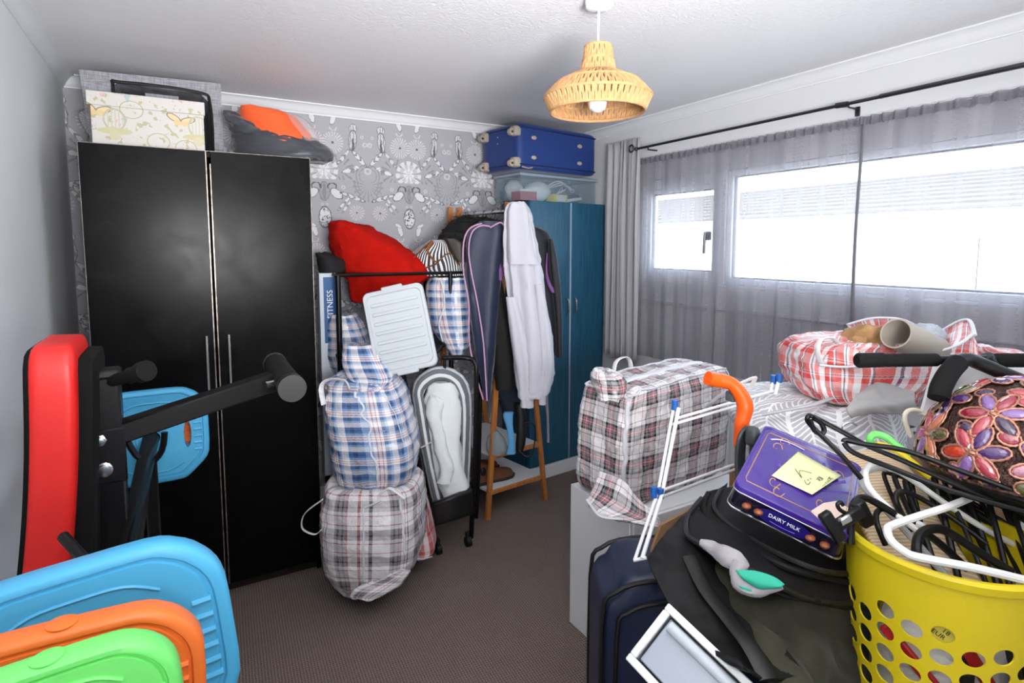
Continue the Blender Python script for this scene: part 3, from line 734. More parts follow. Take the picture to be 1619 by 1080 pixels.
# striped beach bag
M['ticking'] = stripes('navy_ticking_stripe', '#26303f', '#eceae6', .012, .45, .02, wscale=9)
sb = thing('beach_bag', 'navy and white striped canvas bag with tan straps on the metal shelf', 'bag', tuple(at(690, 435, 3.15)))
g = G().rows([(380, 680, 700, .08), (386, 668, 716, .16), (398, 650, 726, .22), (412, 642, 734, .24), (425, 640, 738, .24), (436, 648, 738, .2)], D=3.2, sub=4).crumple(.014, 10, seed=4)
obj('body', g, 'ticking', sb)
M['tan'] = mat('tan_leather', '#8a5527', .5)
obj('strap', G().tube([at(650, 412, 3.2), at(667, 395, 3.19), at(684, 381, 3.2), at(676, 396, 3.17), at(686, 412, 3.16), at(692, 416, 3.16), at(672, 424, 3.17)], .011, 6, sm=5, flat=.35), 'tan', sb)
obj('strap', G().tube([at(690, 417, 3.15), at(706, 402, 3.16), at(717, 404, 3.17), at(727, 420, 3.18)], .009, 6, sm=5, flat=.4), 'tan', sb)
g = G().rows([(377, 700, 722, .05), (385, 705, 733, .06), (400, 712, 736, .06), (414, 722, 736, .04)], D=3.16, sub=3).crumple(.008, 14, seed=7); obj('leather_flap', g, mat('dark_brown_leather', '#2e221c', .5), sb)
# plaid bag on the lower shelf (right)
pb1 = thing('laundry_bag', 'blue plaid laundry bag on the metal shelf beside the hanging tracksuit', 'bag', tuple(at(710, 560, 3.1)))
g = G().rows([(440, 676, 738, .2), (455, 670, 741, .26), (490, 672, 742, .28), (525, 682, 743, .28), (550, 700, 740, .24), (562, 712, 732, .15)], D=3.19, sub=4, k=3.2).crumple(.014, 9, seed=9, ridge=.7)
obj('body', g, 'plaidb', pb1); obj('piping', G().tube([at(697, 442, 3.175), at(703, 480, 3.17), at(694, 512, 3.17), at(700, 540, 3.17)], .004, 6, sm=4), mat('white_binding', '#dfe3ea', .5), pb1)
pb2 = thing('laundry_bag', 'crumpled blue plaid laundry bag inside the left of the metal shelf', 'bag', tuple(at(550, 600, 2.9)))
g = G().rows([(500, 518, 556, .14), (515, 513, 564, .18), (545, 512, 575, .2), (570, 512, 584, .22), (592, 520, 600, .2), (604, 535, 600, .15)], D=2.95, sub=4, k=2.8).crumple(.016, 10, seed=12, ridge=.7); obj('body', g, 'plaidb', pb2)
# fitness box
fx = [atp(508, 560, Y=3.03), atp(530, 560, Y=3.03)]
fbx = thing('exercise_box', 'narrow blue and white carton with FITNESS down its side', 'box', (.67, 3.07, .9))
bl = mat('carton_blue', '#1f5690', .4); cw = mat('carton_white', '#c9d4de', .4)
zA, zB = atp(518, 432, Y=3.03).z, .35
obj('carton', B(G(), fx[0].x, fx[1].x+.015, 3.03, 3.09, zB, zA, .002), cw, fbx); o = obj('blue_panel', B(G(), fx[0].x+.02, fx[1].x+.012, 3.0275, 3.03, zA-.36, zA-.02), bl, fbx)
text('lettering', 'FITNESS', .042, Matrix.Translation((fx[0].x+.052, 3.0268, zA-.16)) @ Matrix.Rotation(-PI/2, 4, 'Y') @ Matrix.Rotation(PI/2, 4, 'X') @ Matrix.Rotation(0, 4, 'Z'), M['gloss'], fbx)
# frosted tub
tb = thing('storage_tub', 'frosted plastic storage tub tipped up with its ribbed lid to the room', 'tub', tuple(at(630, 600, 2.75)))
c00, c10, c11, c01 = at(570, 462, 2.66), at(672, 449, 2.66), at(688, 573, 2.62), at(600, 602, 2.60)
ux = ((c10-c00)+(c11-c01)).normalized(); uy = ((c01-c00)+(c11-c10)).normalized(); wL = ((c10-c00).length+(c11-c01).length)/2; hL = ((c01-c00).length+(c11-c10).length)/2
cc = (c00+c10+c11+c01)/4; MT = frame_mx(cc, ux, -uy)      # z toward the camera?
def rrect(w, h, r, n=5, cx=0, cy=0):
    o = []
    for sx, sy, a0 in ((1, 1, 0), (-1, 1, 90), (-1, -1, 180), (1, -1, 270)):
        for k in range(n+1):
            a = math.radians(a0+90*k/n); o.append((cx+sx*(w/2-r)+r*cos(a), cy+sy*(h/2-r)+r*sin(a)))
    return o
lid = obj('lid', G().prism(rrect(wL, hL, .03), -.012, .012, (), MT, [(1, -.012), (1, .008), (.98, .014), (.90, .014), (.88, .006)]), 'tub', tb, ang=25)
for k in range(7): obj('rib', G().box((0, -hL*.34+k*hL*.112, .009), (wL*.78, .012, .008), None, .002).add([], []) if False else G().add(*(lambda gg: (gg.v, gg.f))(G().box((0, -hL*.34+k*hL*.112, .009), (wL*.78, .016, .009), None, .003)), None, MT), 'tub', lid)
obj('clip', G().add(*(lambda gg: (gg.v, gg.f))(G().box((0, hL*.5, .004), (wL*.35, .022, .022), None, .004)), None, MT), 'tub', tb)
obj('clip', G().add(*(lambda gg: (gg.v, gg.f))(G().box((0, -hL*.5, .004), (wL*.35, .022, .022), None, .004)), None, MT), 'tub', tb)
obj('body', G().prism(rrect(wL*.93, hL*.93, .03), -.26, -.013, (), MT, [(.82, -.27), (1, -.02), (1, -.013)]), 'tub', tb, ang=25)
obj('label_strip', G().add(*(lambda gg: (gg.v, gg.f))(G().box((-wL*.455, -.02, -.09), (.003, .09, .02), Matrix.Rotation(.0, 3, 'Y')))), 'white', tb) if False else None
# ------------------------------------------------------------------ stacked plaid bags on the floor
M['bind'] = mat('white_webbing', '#d6d7de', .5)
def front_line(pts, D): return [at(x, y, D) for x, y in pts]
ba = thing('laundry_bag', 'full grey and black plaid laundry bag standing on the carpet, bottom of the stack', 'bag', tuple(at(575, 945, 2.6)))
g = G().rows([(772, 530, 630, .2, 2.5), (782, 506, 648, .34, 2.43), (800, 498, 655, .38, 2.41), (840, 495, 657, .40, 2.39), (880, 496, 655, .40, 2.39), (910, 502, 650, .38, 2.40), (930, 515, 635, .34, 2.42), (944, 540, 600, .2, 2.47)], k=3.6, n=56, sub=8).crumple(.018, 6, seed=21, ridge=.6).crumple(.010, 17, seed=22, ridge=.9)
for p in g.v: p.z = max(p.z, .004)
obj('body', g, 'plaidk2', ba); gs_ = g
def ribbon(pts, w, t=.25, sm=5): return G().tube(pts, w, 8, sm=sm, flat=t)
g = G().rows([(905, 628, 648, .02, 2.39), (918, 600, 640, .03, 2.38), (932, 565, 628, .03, 2.37), (946, 552, 600, .02, 2.36), (950, 575, 590, .01, 2.36)], sub=4, k=2.2).crumple(.01, 20, seed=5); obj('loose_flap', g, 'plaidk2', ba)
obj('piping', G().tube(snap(gs_, front_line([(588, 782), (582, 820), (578, 880), (577, 925)], 2.372), .001, 5), .006, 8, sm=2, flat=.5), 'bind', ba); obj('piping', G().tube(snap(gs_, front_line([(633, 790), (640, 830), (640, 880)], 2.395), .001, 5), .005, 8, sm=2, flat=.5), 'bind', ba)
obj('handle', ribbon(front_line([(510, 790), (482, 812), (478, 835), (497, 845), (508, 838)], 2.42), .009, .3), 'plaidk2', ba); obj('handle', ribbon(front_line([(600, 782), (615, 772), (630, 780), (640, 788)], 2.40), .012, .3), 'plaidk2', ba)
bb = thing('laundry_bag', 'blue plaid laundry bag in the middle of the stack beside the black wardrobe', 'bag', tuple(at(570, 780, 2.6)))
g = G().rows([(596, 535, 598, .16, 2.6), (606, 512, 612, .26, 2.52), (625, 503, 622, .32, 2.48), (660, 501, 632, .36, 2.45), (700, 507, 641, .38, 2.43), (740, 513, 645, .38, 2.43), (765, 520, 643, .34, 2.45), (779, 535, 632, .24, 2.5)], k=3.2, n=56, sub=8).crumple(.018, 6, seed=31, ridge=.6).crumple(.010, 17, seed=32, ridge=.9)
obj('body', g, 'plaidb', bb); gs_ = g
obj('piping', G().tube(snap(gs_, front_line([(560, 605), (568, 640), (580, 680), (588, 730), (592, 775)], 2.43), .001, 5), .006, 8, sm=2, flat=.5), 'bind', bb); obj('piping', G().tube(snap(gs_, front_line([(612, 612), (628, 650), (640, 700)], 2.46), .001, 5), .004, 8, sm=2, flat=.5), 'bind', bb)
g = G().rows([(548, 538, 592, .10, 2.62), (562, 536, 600, .12, 2.6), (585, 538, 612, .12, 2.57), (605, 548, 618, .1, 2.52), (620, 560, 600, .05, 2.48)], sub=4).crumple(.014, 14, seed=6); obj('neck_fold', g, 'plaidb', bb)
obj('handle', ribbon(front_line([(512, 640), (508, 612), (520, 600), (545, 602), (552, 615)], 2.47), .015, .3), 'plaidb', bb)
g = G().rows([(778, 645, 655, .1), (800, 646, 668, .16), (840, 648, 678, .2), (875, 650, 684, .2), (886, 652, 680, .16)], D=2.68, sub=4).crumple(.01, 12, seed=8)
for p in g.v: p.z = max(p.z, .004)
rb0 = thing('laundry_bag', 'red plaid laundry bag squeezed between the plaid stack and the folded bassinet', 'bag', tuple(at(665, 884, 2.75)))
obj('body', g, 'plaidr', rb0); obj('piping', ribbon(front_line([(655, 882), (668, 884), (684, 880)], 2.67), .005), 'bind', rb0)

# ------------------------------------------------------------------ folded bassinet
bs = thing('folding_bassinet', 'folded black-framed bassinet on casters with grey striped padding', 'bassinet', (1.2, 2.67, 0))
def bp_(x, y, Y=2.66): return atp(x, y, Y=Y)
obj('frame_tube', G().tube([bp_(690, 862, 2.60), bp_(672, 780, 2.59), bp_(655, 690, 2.585), bp_(641, 610, 2.58), bp_(637, 588, 2.58), bp_(645, 574, 2.59), bp_(668, 564, 2.62), bp_(688, 557, 2.64), bp_(696, 549, 2.66)], .013, 10, sm=5), 'blackm', bs)
obj('frame_tube', G().tube([bp_(745, 850, 2.62), bp_(748, 780, 2.60), bp_(752, 690, 2.59), bp_(753, 600, 2.58), bp_(751, 574, 2.59), bp_(736, 566, 2.62), bp_(700, 566, 2.64)], .013, 10, sm=5), 'blackm', bs)
obj('rear_tube', G().tube([bp_(660, 850, 2.9), bp_(640, 740, 2.95), bp_(622, 620, 2.98)], .011, 10, sm=4), 'blackm', bs); obj('rear_tube', G().tube([bp_(751, 850, 2.85), bp_(757, 740, 2.88), bp_(760, 590, 2.9)], .011, 10, sm=4), 'blackm', bs)
obj('spindle', G().tube([bp_(703, 560), bp_(703, 590)], .008, 8), 'blackm', bs)
g = G().patch([[(684, 795, 2.86), (712, 785, 2.86), (745, 772, 2.93)], [(690, 830, 2.86), (715, 822, 2.86), (746, 812, 2.93)]], 10, 6); obj('base_panel', g, 'black', bs, solid=.03)
for x, y in ((693, 862), (740, 850)):
    c = atp(x, y+6, Z=.026); obj('caster', G().tube([c+V((-.012, 0, 0)), c+V((.012, 0, 0))], .026, 18), 'black', bs); obj('caster_fork', G().tube([c, c+V((0, .01, .05))], .012, 8), 'black', bs)
for x, y in ((653, 650), (660, 700), (668, 748), (676, 800), (750, 640), (749, 760)): obj('screw', G().sph(bp_(x, y, 2.645), .005), 'chrome', bs)
M['padstripe'] = stripes('grey_striped_ticking', '#71767d', '#e8e9ec', .05, .42, .004, wscale=4, axis=1)
# padded ring: a loft with the stripes running along it
def ringpad():
    out = [(684, 800), (672, 745), (661, 690), (653, 640), (652, 612), (664, 592), (692, 579), (722, 586), (740, 606), (746, 640), (745, 700), (742, 770)]
    inn = [(702, 792), (690, 742), (680, 690), (673, 645), (669, 624), (678, 610), (694, 603), (712, 607), (722, 622), (727, 645), (727, 700), (724, 768)]
    n = len(out); rows_ = []
    for a, b in zip(out, inn):
        A = bp_(*a, 2.68); Bm = bp_((a[0]+b[0])/2, (a[1]+b[1])/2, 2.635); C = bp_(*b, 2.655); Dd = bp_(*b, 2.80)
        rows_.append([bp_(*a, 2.85), A, Bm, C, Dd])
    # resample smoothly
    return G().patch([[r[k] for r in rows_] for k in range(5)], 90, 16)
g = ringpad()
# UV across for stripes: use row fraction
uvn = []
for idx, f in enumerate(g.f):
    j = idx//90; i = idx % 90
    uvn.append([(i*.02, j/16*.20), ((i+1)*.02, j/16*.20), ((i+1)*.02, (j+1)/16*.20), (i*.02, (j+1)/16*.20)])
g.uv = uvn; g.crumple(.006, 25, seed=2)
obj('padded_rim', g, 'padstripe', bs)
M['whitecloth'] = mat('white_quilted_cotton', '#e6ebed', .8, bump=.4, bs=30, bd=.006)
g = G().rows([(606, 682, 712, .05), (620, 672, 722, .09), (650, 670, 727, .10), (700, 672, 727, .10), (745, 684, 728, .10), (775, 692, 738, .09), (790, 702, 735, .05)], D=2.90, sub=4).crumple(.018, 14, seed=3); obj('liner', g, 'whitecloth', bs)
g = G().rows([(628, 680, 690, .03), (640, 674, 700, .06), (662, 674, 696, .06), (690, 682, 702, .06), (720, 688, 708, .06), (745, 696, 716, .05), (765, 690, 712, .04)], D=2.86, sub=4).crumple(.014, 20, seed=13); obj('quilt', g, 'whitecloth', bs)
obj('tie', ribbon([bp_(665, 708, 2.64), bp_(680, 700, 2.63), bp_(690, 690, 2.64)], .008), 'whitecloth', bs)
# ------------------------------------------------------------------ clothes rack
rk = thing('clothes_rack', 'bamboo A-frame clothes rack with two white shelves by the blue wardrobe', 'rack', (1.68, 2.95, 0))
def leg(a, b, w=.032, t=.02): 
    a, b = V(a), V(b); x = (b-a).normalized(); m = frame_mx((a+b)/2, x, V((.98, .15, 0)))
    gg = G().box((0, 0, 0), ((b-a).length, w, t), None, .003); return G().add(gg.v, gg.f, None, m)
fl, frr = atp(771, 822, Z=0), atp(862, 790, Z=0)
apex = V((1.665, 2.87, 1.80)); apx2 = V((1.56, 3.42, 1.80))
bkv = V((-.09, .52, 0))
for base, ap in ((fl, apex+V((-.03, 0, 0))), (frr, apex+V((.03, 0, 0)))): obj('leg', leg(base, ap), 'pine', rk)
for base, ap in ((fl+bkv, apx2+V((-.03, 0, 0))), (frr+bkv, apx2+V((.03, 0, 0)))): obj('leg', leg(base, ap), 'pine', rk)
obj('hanging_rail', G().tube([apex+V((0, -.03, -.05)), apx2+V((0, .03, -.05))], .012, 12), 'chrome', rk)
obj('rail_end', G().tube([apx2+V((0, -.03, -.05)), apx2+V((.005, -.06, -.05))], .02, 12), 'pine', rk)
for z in (.155, .36):
    f = z/1.8; a = fl.lerp(apex, f); b = frr.lerp(apex, f)
    q = [a, b, b+bkv, a+bkv]; g = G().add([p+V((0, 0, dz)) for dz in (-.008, .008) for p in q], [(3, 2, 1, 0), (4, 5, 6, 7), (0, 1, 5, 4), (1, 2, 6, 5), (2, 3, 7, 6), (3, 0, 4, 7)])
    sfo = obj('shelf', g, 'whitew', rk, smooth=False); obj('edge_rail', leg(a+V((0, -.008, 0)), b+V((0, -.008, 0)), .012, .026), 'pine', sfo)
# shoes, iron, bottle, hairdryer lead
zs1 = .164
M['shoe'] = mat('brown_suede', '#6b3f25', .8, var=.2, vs=20, bump=.3, bs=120)
def shoe(loc, rz, label):
    t = thing('ankle_boot', label, 'boot', tuple(loc), 'boots on the lower rack shelf'); R = Matrix.Translation(V(loc)) @ Matrix.Rotation(rz, 4, 'Z')
    def sec(x, w, h, z0=.012): return [V((x, w*cos(a), z0+h*max(0, sin(a)) if sin(a) >= 0 else z0)) for a in [2*PI*k/16 for k in range(16)]]
    S = [(-.01, .018, .085), (.01, .034, .11), (.06, .036, .115), (.10, .036, .095), (.14, .040, .068), (.19, .044, .055), (.235, .042, .048), (.262, .03, .035), (.272, .012, .018)]
    vs = [p for s_ in S for p in sec(*s_)]; fs = [(i*16+k, i*16+(k+1) % 16, (i+1)*16+(k+1) % 16, (i+1)*16+k) for i in range(len(S)-1) for k in range(16)]+[tuple(range(16)), tuple(range((len(S)-1)*16+15, (len(S)-1)*16-1, -1))]
    obj('upper', G().add(vs, fs, None, R), 'shoe', t, sub=1)
    sole = [(x, w*s_) for s_ in (1, -1) for x, w in ([(-.015, .02), (.0, .036), (.06, .04), (.12, .038), (.2, .05), (.25, .043), (.283, .015)][::(1 if s_ > 0 else -1)])]
    obj('sole', G().prism(sole[::-1], 0, .016, (), R), mat('dark_rubber', '#2a1f18', .7), t, ang=50)
    obj('heel', G().prism([(-.015, -.034), (.06, -.038), (.06, .038), (-.015, .034)], -.0, .014, (), R), 'black', t) if False else None
    obj('elastic_gusset', G().sph(R @ V((.05, -.024, .075)), (.02, .012, .03)), 'black', t); obj('elastic_gusset', G().sph(R @ V((.05, .024, .075)), (.02, .012, .03)), 'black', t); return t
sa = atp(783, 775, Z=zs1); shoe((1.44, 2.93, zs1), .08, 'brown suede ankle boot nearest the front edge of the lower shelf'); shoe((1.42, 3.08, zs1), .1, 'brown suede ankle boot behind the other one on the lower shelf')
zs2 = .369
it = thing('steam_iron', 'clear and blue steam iron standing on the upper rack shelf', 'iron', (1.50, 2.95, zs2))
g = G().rows([(683, 776, 786, .05), (695, 770, 796, .08), (712, 768, 803, .09), (722, 772, 800, .08)], D=3.27, sub=4, k=2.4); 
for p in g.v: p.z = max(p.z, zs2+.002)
obj('tank', g, clear('iron_tank', '#9aa7ae', .55), it)
g = G().rows([(653, 797, 812, .03), (660, 795, 811, .04), (675, 800, 811, .03), (690, 802, 813, .035), (705, 803, 814, .04), (719, 800, 815, .05)], D=3.22, sub=4, k=3)
for p in g.v: p.z = max(p.z, zs2+.002)
obj('handle', g, mat('pale_blue_plastic', '#5a9fcf', .35), it)
hd = thing('hairdryer', 'black hairdryer with its coiled lead on the upper rack shelf', 'hairdryer', (1.68, 2.98, zs2))
g = G().rows([(640, 812, 828, .06), (660, 815, 832, .07), (690, 816, 832, .07), (708, 815, 830, .07), (717, 816, 826, .05)], D=3.26, sub=3, k=2.5)
for p in g.v: p.z = max(p.z, zs2+.002)
obj('body', g, 'black', hd); obj('lead', G().tube(front_line([(820, 712), (832, 722), (842, 715), (846, 690), (845, 672), (834, 668), (826, 672)], 3.2), .004, 6, sm=5), 'black', hd)
g = G().rows([(592, 780, 812, .05), (610, 782, 815, .08), (635, 790, 822, .08), (652, 800, 822, .05)], D=3.36, sub=3).crumple(.006, 20)
tag(obj('dark_trousers', g, mat('dark_denim', '#1a2236', .8)), 'dark navy trousers hanging behind the A-frame legs', 'trousers')
g = G().rows([(560, 862, 866, .01), (630, 861, 867, .012), (660, 864, 868, .012), (700, 865, 869, .01)], D=3.36, sub=3)
tag(obj('fabric_belt', g, mat('pale_belt', '#8e8c92', .7)), 'pale grey fabric belt hanging beside the right rack leg', 'belt')
# clothes
M['navy'] = mat('navy_polyester', '#232c46', .55, sheen=.3, var=.15, vs=6); M['navyd'] = mat('dark_navy_cloth', '#12141f', .65, sheen=.2); M['blackc'] = mat('black_jersey', '#0a0a0c', .8)
M['hood'] = mat('white_jersey', '#c6c5cf', .85, bump=.25, bs=200, bd=.001); M['pink'] = mat('pink_piping', '#c59ac0', .6); M['purple'] = mat('purple_panel', '#6f3d80', .6)
tj = thing('tracksuit_jacket', 'navy tracksuit jacket with pink piping, leftmost on the rail', 'jacket', tuple(at(755, 640, 3.2)))
g = G().rows([(350, 757, 795, .14), (360, 741, 800, .18), (375, 735, 800, .18), (420, 733, 795, .17), (470, 738, 790, .16), (520, 744, 786, .15), (560, 750, 782, .14), (600, 758, 778, .12), (632, 766, 775, .06)], D=3.14, sub=5, fold=.10, nf=5).crumple(.008, 10, seed=2); obj('body', g, 'navy', tj)
for pts in ([(762, 353), (742, 362), (733, 385), (733, 430), (741, 480), (742, 540), (752, 590), (764, 632)], [(775, 358), (760, 357), (746, 368), (741, 395), (745, 430), (755, 480), (764, 540), (768, 600), (770, 634)], [(775, 360), (790, 352), (797, 356)]):
    obj('piping', G().tube(front_line(pts, 3.125), .0045, 6, sm=5), 'pink', tj)
bj = thing('training_top', 'black and navy zip top with purple side panels hanging behind the white hoodie', 'top', tuple(at(830, 570, 3.3)))
g = G().rows([(355, 790, 835, .1), (362, 768, 860, .16), (375, 764, 872, .18), (420, 764, 880, .18), (470, 770, 885, .16), (510, 775, 888, .15), (545, 780, 889, .15), (563, 785, 888, .12)], D=3.36, sub=5, fold=.08).crumple(.008, 9, seed=7); obj('body', g, 'navyd', bj)
g = G().rows([(375, 765, 772, .05), (430, 764, 790, .10), (480, 770, 800, .12), (540, 777, 812, .12), (600, 782, 814, .12), (618, 785, 810, .08)], D=3.19, sub=5).crumple(.006, 9, seed=4); obj('lower_body', g, 'blackc', bj)
g = G().rows([(374, 769, 771, .01), (395, 772, 784, .02), (415, 778, 792, .02), (432, 784, 796, .02), (444, 790, 793, .01)], D=3.165, sub=4); obj('side_panel', g, 'purple', bj, label='purple side panel')
g = G().rows([(400, 864, 866, .01), (430, 862, 866, .015), (450, 865, 872, .015), (463, 872, 882, .01)], D=3.345, sub=4); obj('side_panel', g, 'purple', bj, label='purple side panel')
g = G().rows([(378, 868, 874, .05), (410, 868, 882, .1), (460, 873, 888, .1), (510, 878, 890, .1), (566, 880, 890, .08)], D=3.34, sub=4); obj('sleeve', g, 'navyd', bj)
hc = thing('hoodie', 'long white hoodie hanging on the front end of the rail', 'hoodie', tuple(at(840, 645, 3.15)))
g = G().rows([(320, 808, 828, .06), (327, 801, 835, .12), (345, 797, 841, .15), (380, 796, 848, .15), (415, 797, 855, .16), (424, 797, 857, .16), (470, 803, 862, .17), (520, 809, 870, .17), (570, 813, 876, .16), (605, 816, 874, .14), (622, 820, 866, .1), (630, 824, 860, .06)], D=3.05, sub=6, n=72, fold=.16, nf=9, ph=1).crumple(.012, 7, seed=17, ridge=.5).crumple(.006, 20, seed=7, ridge=.8); obj('body', g, 'hood', hc)
g = G().rows([(322, 806, 830, .04), (335, 800, 838, .10), (365, 800, 842, .12), (400, 801, 848, .12), (418, 803, 853, .08)], D=3.03, sub=5, fold=.12, nf=5).crumple(.008, 10, seed=19); obj('hood', g, 'hood', hc)
for r in ([(470, 800, 815, .02), (540, 808, 836, .09), (600, 817, 845, .09), (630, 820, 846, .07), (634, 823, 844, .06), (646, 824, 844, .055)], [(450, 846, 858, .02), (530, 852, 872, .08), (580, 854, 877, .09), (620, 850, 870, .07), (628, 851, 864, .05), (641, 852, 864, .05)]):
    g = G().rows(r, D=3.045, sub=5, k=2, fold=.10, nf=5).crumple(.008, 14, seed=3); obj('sleeve', g, 'hood', hc)
g = G().rows([(345, 735, 760, .1), (350, 712, 790, .2), (365, 698, 790, .25), (378, 690, 760, .2), (386, 700, 740, .12)], D=3.25, sub=4).crumple(.03, 26, seed=8)
t = thing('fur_coat', 'black furry coat bunched at the far end of the rail', 'coat', tuple(at(730, 385, 3.3))); obj('body', g, 'blackc', t)
rnd = random.Random(3); gf = G()
for k in range(1300):
    i = rnd.randrange(len(g.v)); p = g.v[i]; d = (p-at(735, 366, 3.38)).normalized()+V((rnd.uniform(-.7, .7), rnd.uniform(-.7, .7), rnd.uniform(-.5, .7)))
    q = p+d.normalized()*.028; s_ = V((rnd.uniform(-1, 1), rnd.uniform(-1, 1), 0)).normalized()*.0015
    o = len(gf.v); gf.v += [p-s_, p+s_, q]; gf.f.append((o, o+1, o+2)); gf.uv.append(None)
obj('fur', gf, 'blackc', t, stuff=True, smooth=False)
hk = [(745, 352), (760, 349), (772, 347), (786, 345), (790, 344)]
for k, f in enumerate((.15, .3, .45, .62, .78)):
    c = apex.lerp(apx2, f)+V((0, 0, -.05)); x = V((.98, .17, 0)); t = thing('clothes_hanger', 'wire hanger hook on the chrome rack rail, %s from the front' % ('nearest', 'second', 'third', 'fourth', 'fifth')[k], 'hanger', tuple(c), 'hangers on the rack rail')
    obj('hook', G().tube([c+x*.014*cos(a)+V((0, 0, .014*sin(a)+.002)) for a in [PI*1.05-PI*1.2*q/10 for q in range(11)]]+[c+x*.012+V((0, 0, -.02)), c+V((0, 0, -.045)), c+V((0, 0, -.06))], .0022, 6), 'steel', t)
    obj('shoulders', G().tube([c+V((0, 0, -.06)), c+x*.08+V((0, 0, -.10))], .005, 6).tube([c+V((0, 0, -.06)), c-x*.08+V((0, 0, -.10))], .005, 6), 'black', t)
# ------------------------------------------------------------------ blue corner wardrobe
bw = thing('wardrobe', 'blue wood-grain two-door wardrobe in the far right corner', 'wardrobe', (2.25, 3.3, 0))
Rb = Rz(6); oB = V((1.95, 3.135, 0)); 
def bB(g, x0, x1, y0, y1, z0, z1, bev=0):
    g.box(oB+Rb @ V(((x0+x1)/2, (y0+y1)/2, (z0+z1)/2)), (x1-x0, y1-y0, z1-z0), Rb, bev); return g
BW = .66; mid = .345; TB = 1.84
obj('carcass', bB(G(), .0, BW, .02, .30, .08, TB-.002), 'bluewood', bw, smooth=False); obj('plinth', bB(G(), .0, BW, -.015, .28, 0, .085, .003), 'gloss', bw)
for a, b, hx in ((0, mid-.007, mid-.035), (mid+.007, BW, mid+.035)):
    d = obj('door', bB(G(), a, b, 0, .018, .09, TB, .002), 'bluewood', bw)
    hp = [oB+Rb @ V((hx, yy, zz)) for yy, zz in ((0, 1.205), (-.022, 1.19), (-.026, 1.15), (-.022, 1.11), (0, 1.095))]; obj('handle', G().tube(hp, .007, 8, sm=4), 'chrome', d)
obj('divider_strip', bB(G(), mid-.006, mid+.006, -.002, .018, .09, TB, .001), mat('pale_blue_strip', '#93a9bb', .4), bw)
# clear storage box with things in it
Rt = Rz(8); oT = V((1.955, 3.16, TB+.002)); oT.x = atp(823, 318, Y=3.16).x
tw, td, tz = .655, .26, .165
def tB(g, x0, x1, y0, y1, z0, z1, bev=0): g.box(oT+Rt @ V(((x0+x1)/2, (y0+y1)/2, (z0+z1)/2)), (x1-x0, y1-y0, z1-z0), Rt, bev); return g
st = thing('underbed_box', 'wide clear plastic storage box on top of the blue wardrobe', 'storage box', tuple(oT+Rt @ V((.3, .15, 0))))
tw = .675
g = G(); th = .003
for q in ((0, tw, 0, td, 0, th), (0, tw, 0, th, th, tz), (0, tw, td-th, td, th, tz), (0, th, th, td-th, th, tz), (tw-th, tw, th, td-th, th, tz)): tB(g, *q)
obj('body', g, 'tray', st, smooth=False)
g = G(); e = .012
for q in ((-e, tw+e, -e, 0, tz-.01, tz+.004), (-e, tw+e, td, td+e, tz-.01, tz+.004), (-e, 0, 0, td, tz-.01, tz+.004), (tw, tw+e, 0, td, tz-.01, tz+.004)): tB(g, *q)
obj('rim', g, mat('blue_grey_rim', '#8ea3b5', .3), st, smooth=False)
obj('lid', tB(G(), -.008, tw+.008, -.008, td+.008, tz+.005, tz+.010), 'tray', st, smooth=False)
def tp(x, y, z): return oT+Rt @ V((x, y, z))
red = mat('red_card', '#b3222b', .5); yel = mat('yellow_card', '#e3d51c', .45)
def item(name, label, cat, geos):
    t = thing(name, label, cat, tuple(geos[0][1].v[0]))
    for nm, gg, m in geos: obj(nm, gg, m, t, label=None)
    return t
item('first_aid_box', 'red and white carton inside the clear box on the blue wardrobe', 'box', [('carton', tB(G(), .02, .16, .03, .12, .004, .06, .001), red), ('white_top', tB(G(), .02, .16, .03, .12, .0605, .075), 'white')])
item('yellow_carton', 'yellow carton inside the clear box on the blue wardrobe', 'box', [('carton', tB(G(), .295, .425, .02, .09, .004, .055, .001), yel), ('white_panel', tB(G(), .325, .41, .018, .0195, .01, .05), 'white')])
item('white_adapter', 'flat white plastic adapter beside the yellow carton in the clear box', 'adapter', [('body', G().box(tp(.51, .05, .03), (.14, .03, .02), Rt @ Matrix.Rotation(-.15, 3, 'Y'), .003), 'white')])
g = G().sph(tp(.225, .10, .072), (.095, .08, .066), 20, 12, Rt).crumple(.006, 14); tag(obj('white_bowl', g, 'whitecloth'), 'rounded white cloth bundle in the middle of the clear box', 'cloth')
g = G().sph(tp(.08, .17, .078), (.06, .06, .07), 16, 10).crumple(.012, 16); tag(obj('white_bag', g, 'white'), 'crumpled white carrier bag above the red carton in the clear box', 'bag')
g = G()
for k in range(3):
    g.tube([tp(.30+.02*k, .12+.02*k, .10), tp(.36+.02*k, .05, .145-.01*k), tp(.44, .04+.02*k, .115+.01*k), tp(.50-.02*k, .06, .08+.02*k), tp(.56, .10, .10), tp(.50, .14, .13), tp(.38+.03*k, .06, .075+.01*k), tp(.40, .12, .06)], .0045, 6, sm=5)
tag(obj('cable_loop', g, 'white'), 'coil of thick white cable at the right of the clear box', 'cable')
g = G().sph(tp(.56, .10, .04), (.05, .05, .034)); tag(obj('dark_gadget', g, mat('slate_plastic', '#3b4654', .4)), 'dark slate gadget in the right end of the clear box', 'gadget')
g = G().box(tp(.07, .21, .04), (.11, .05, .07), Rt, .006); tag(obj('navy_pouch', g, mat('navy_pouch_cloth', '#2e3d66', .7)), 'navy pouch at the left end of the clear box', 'pouch')
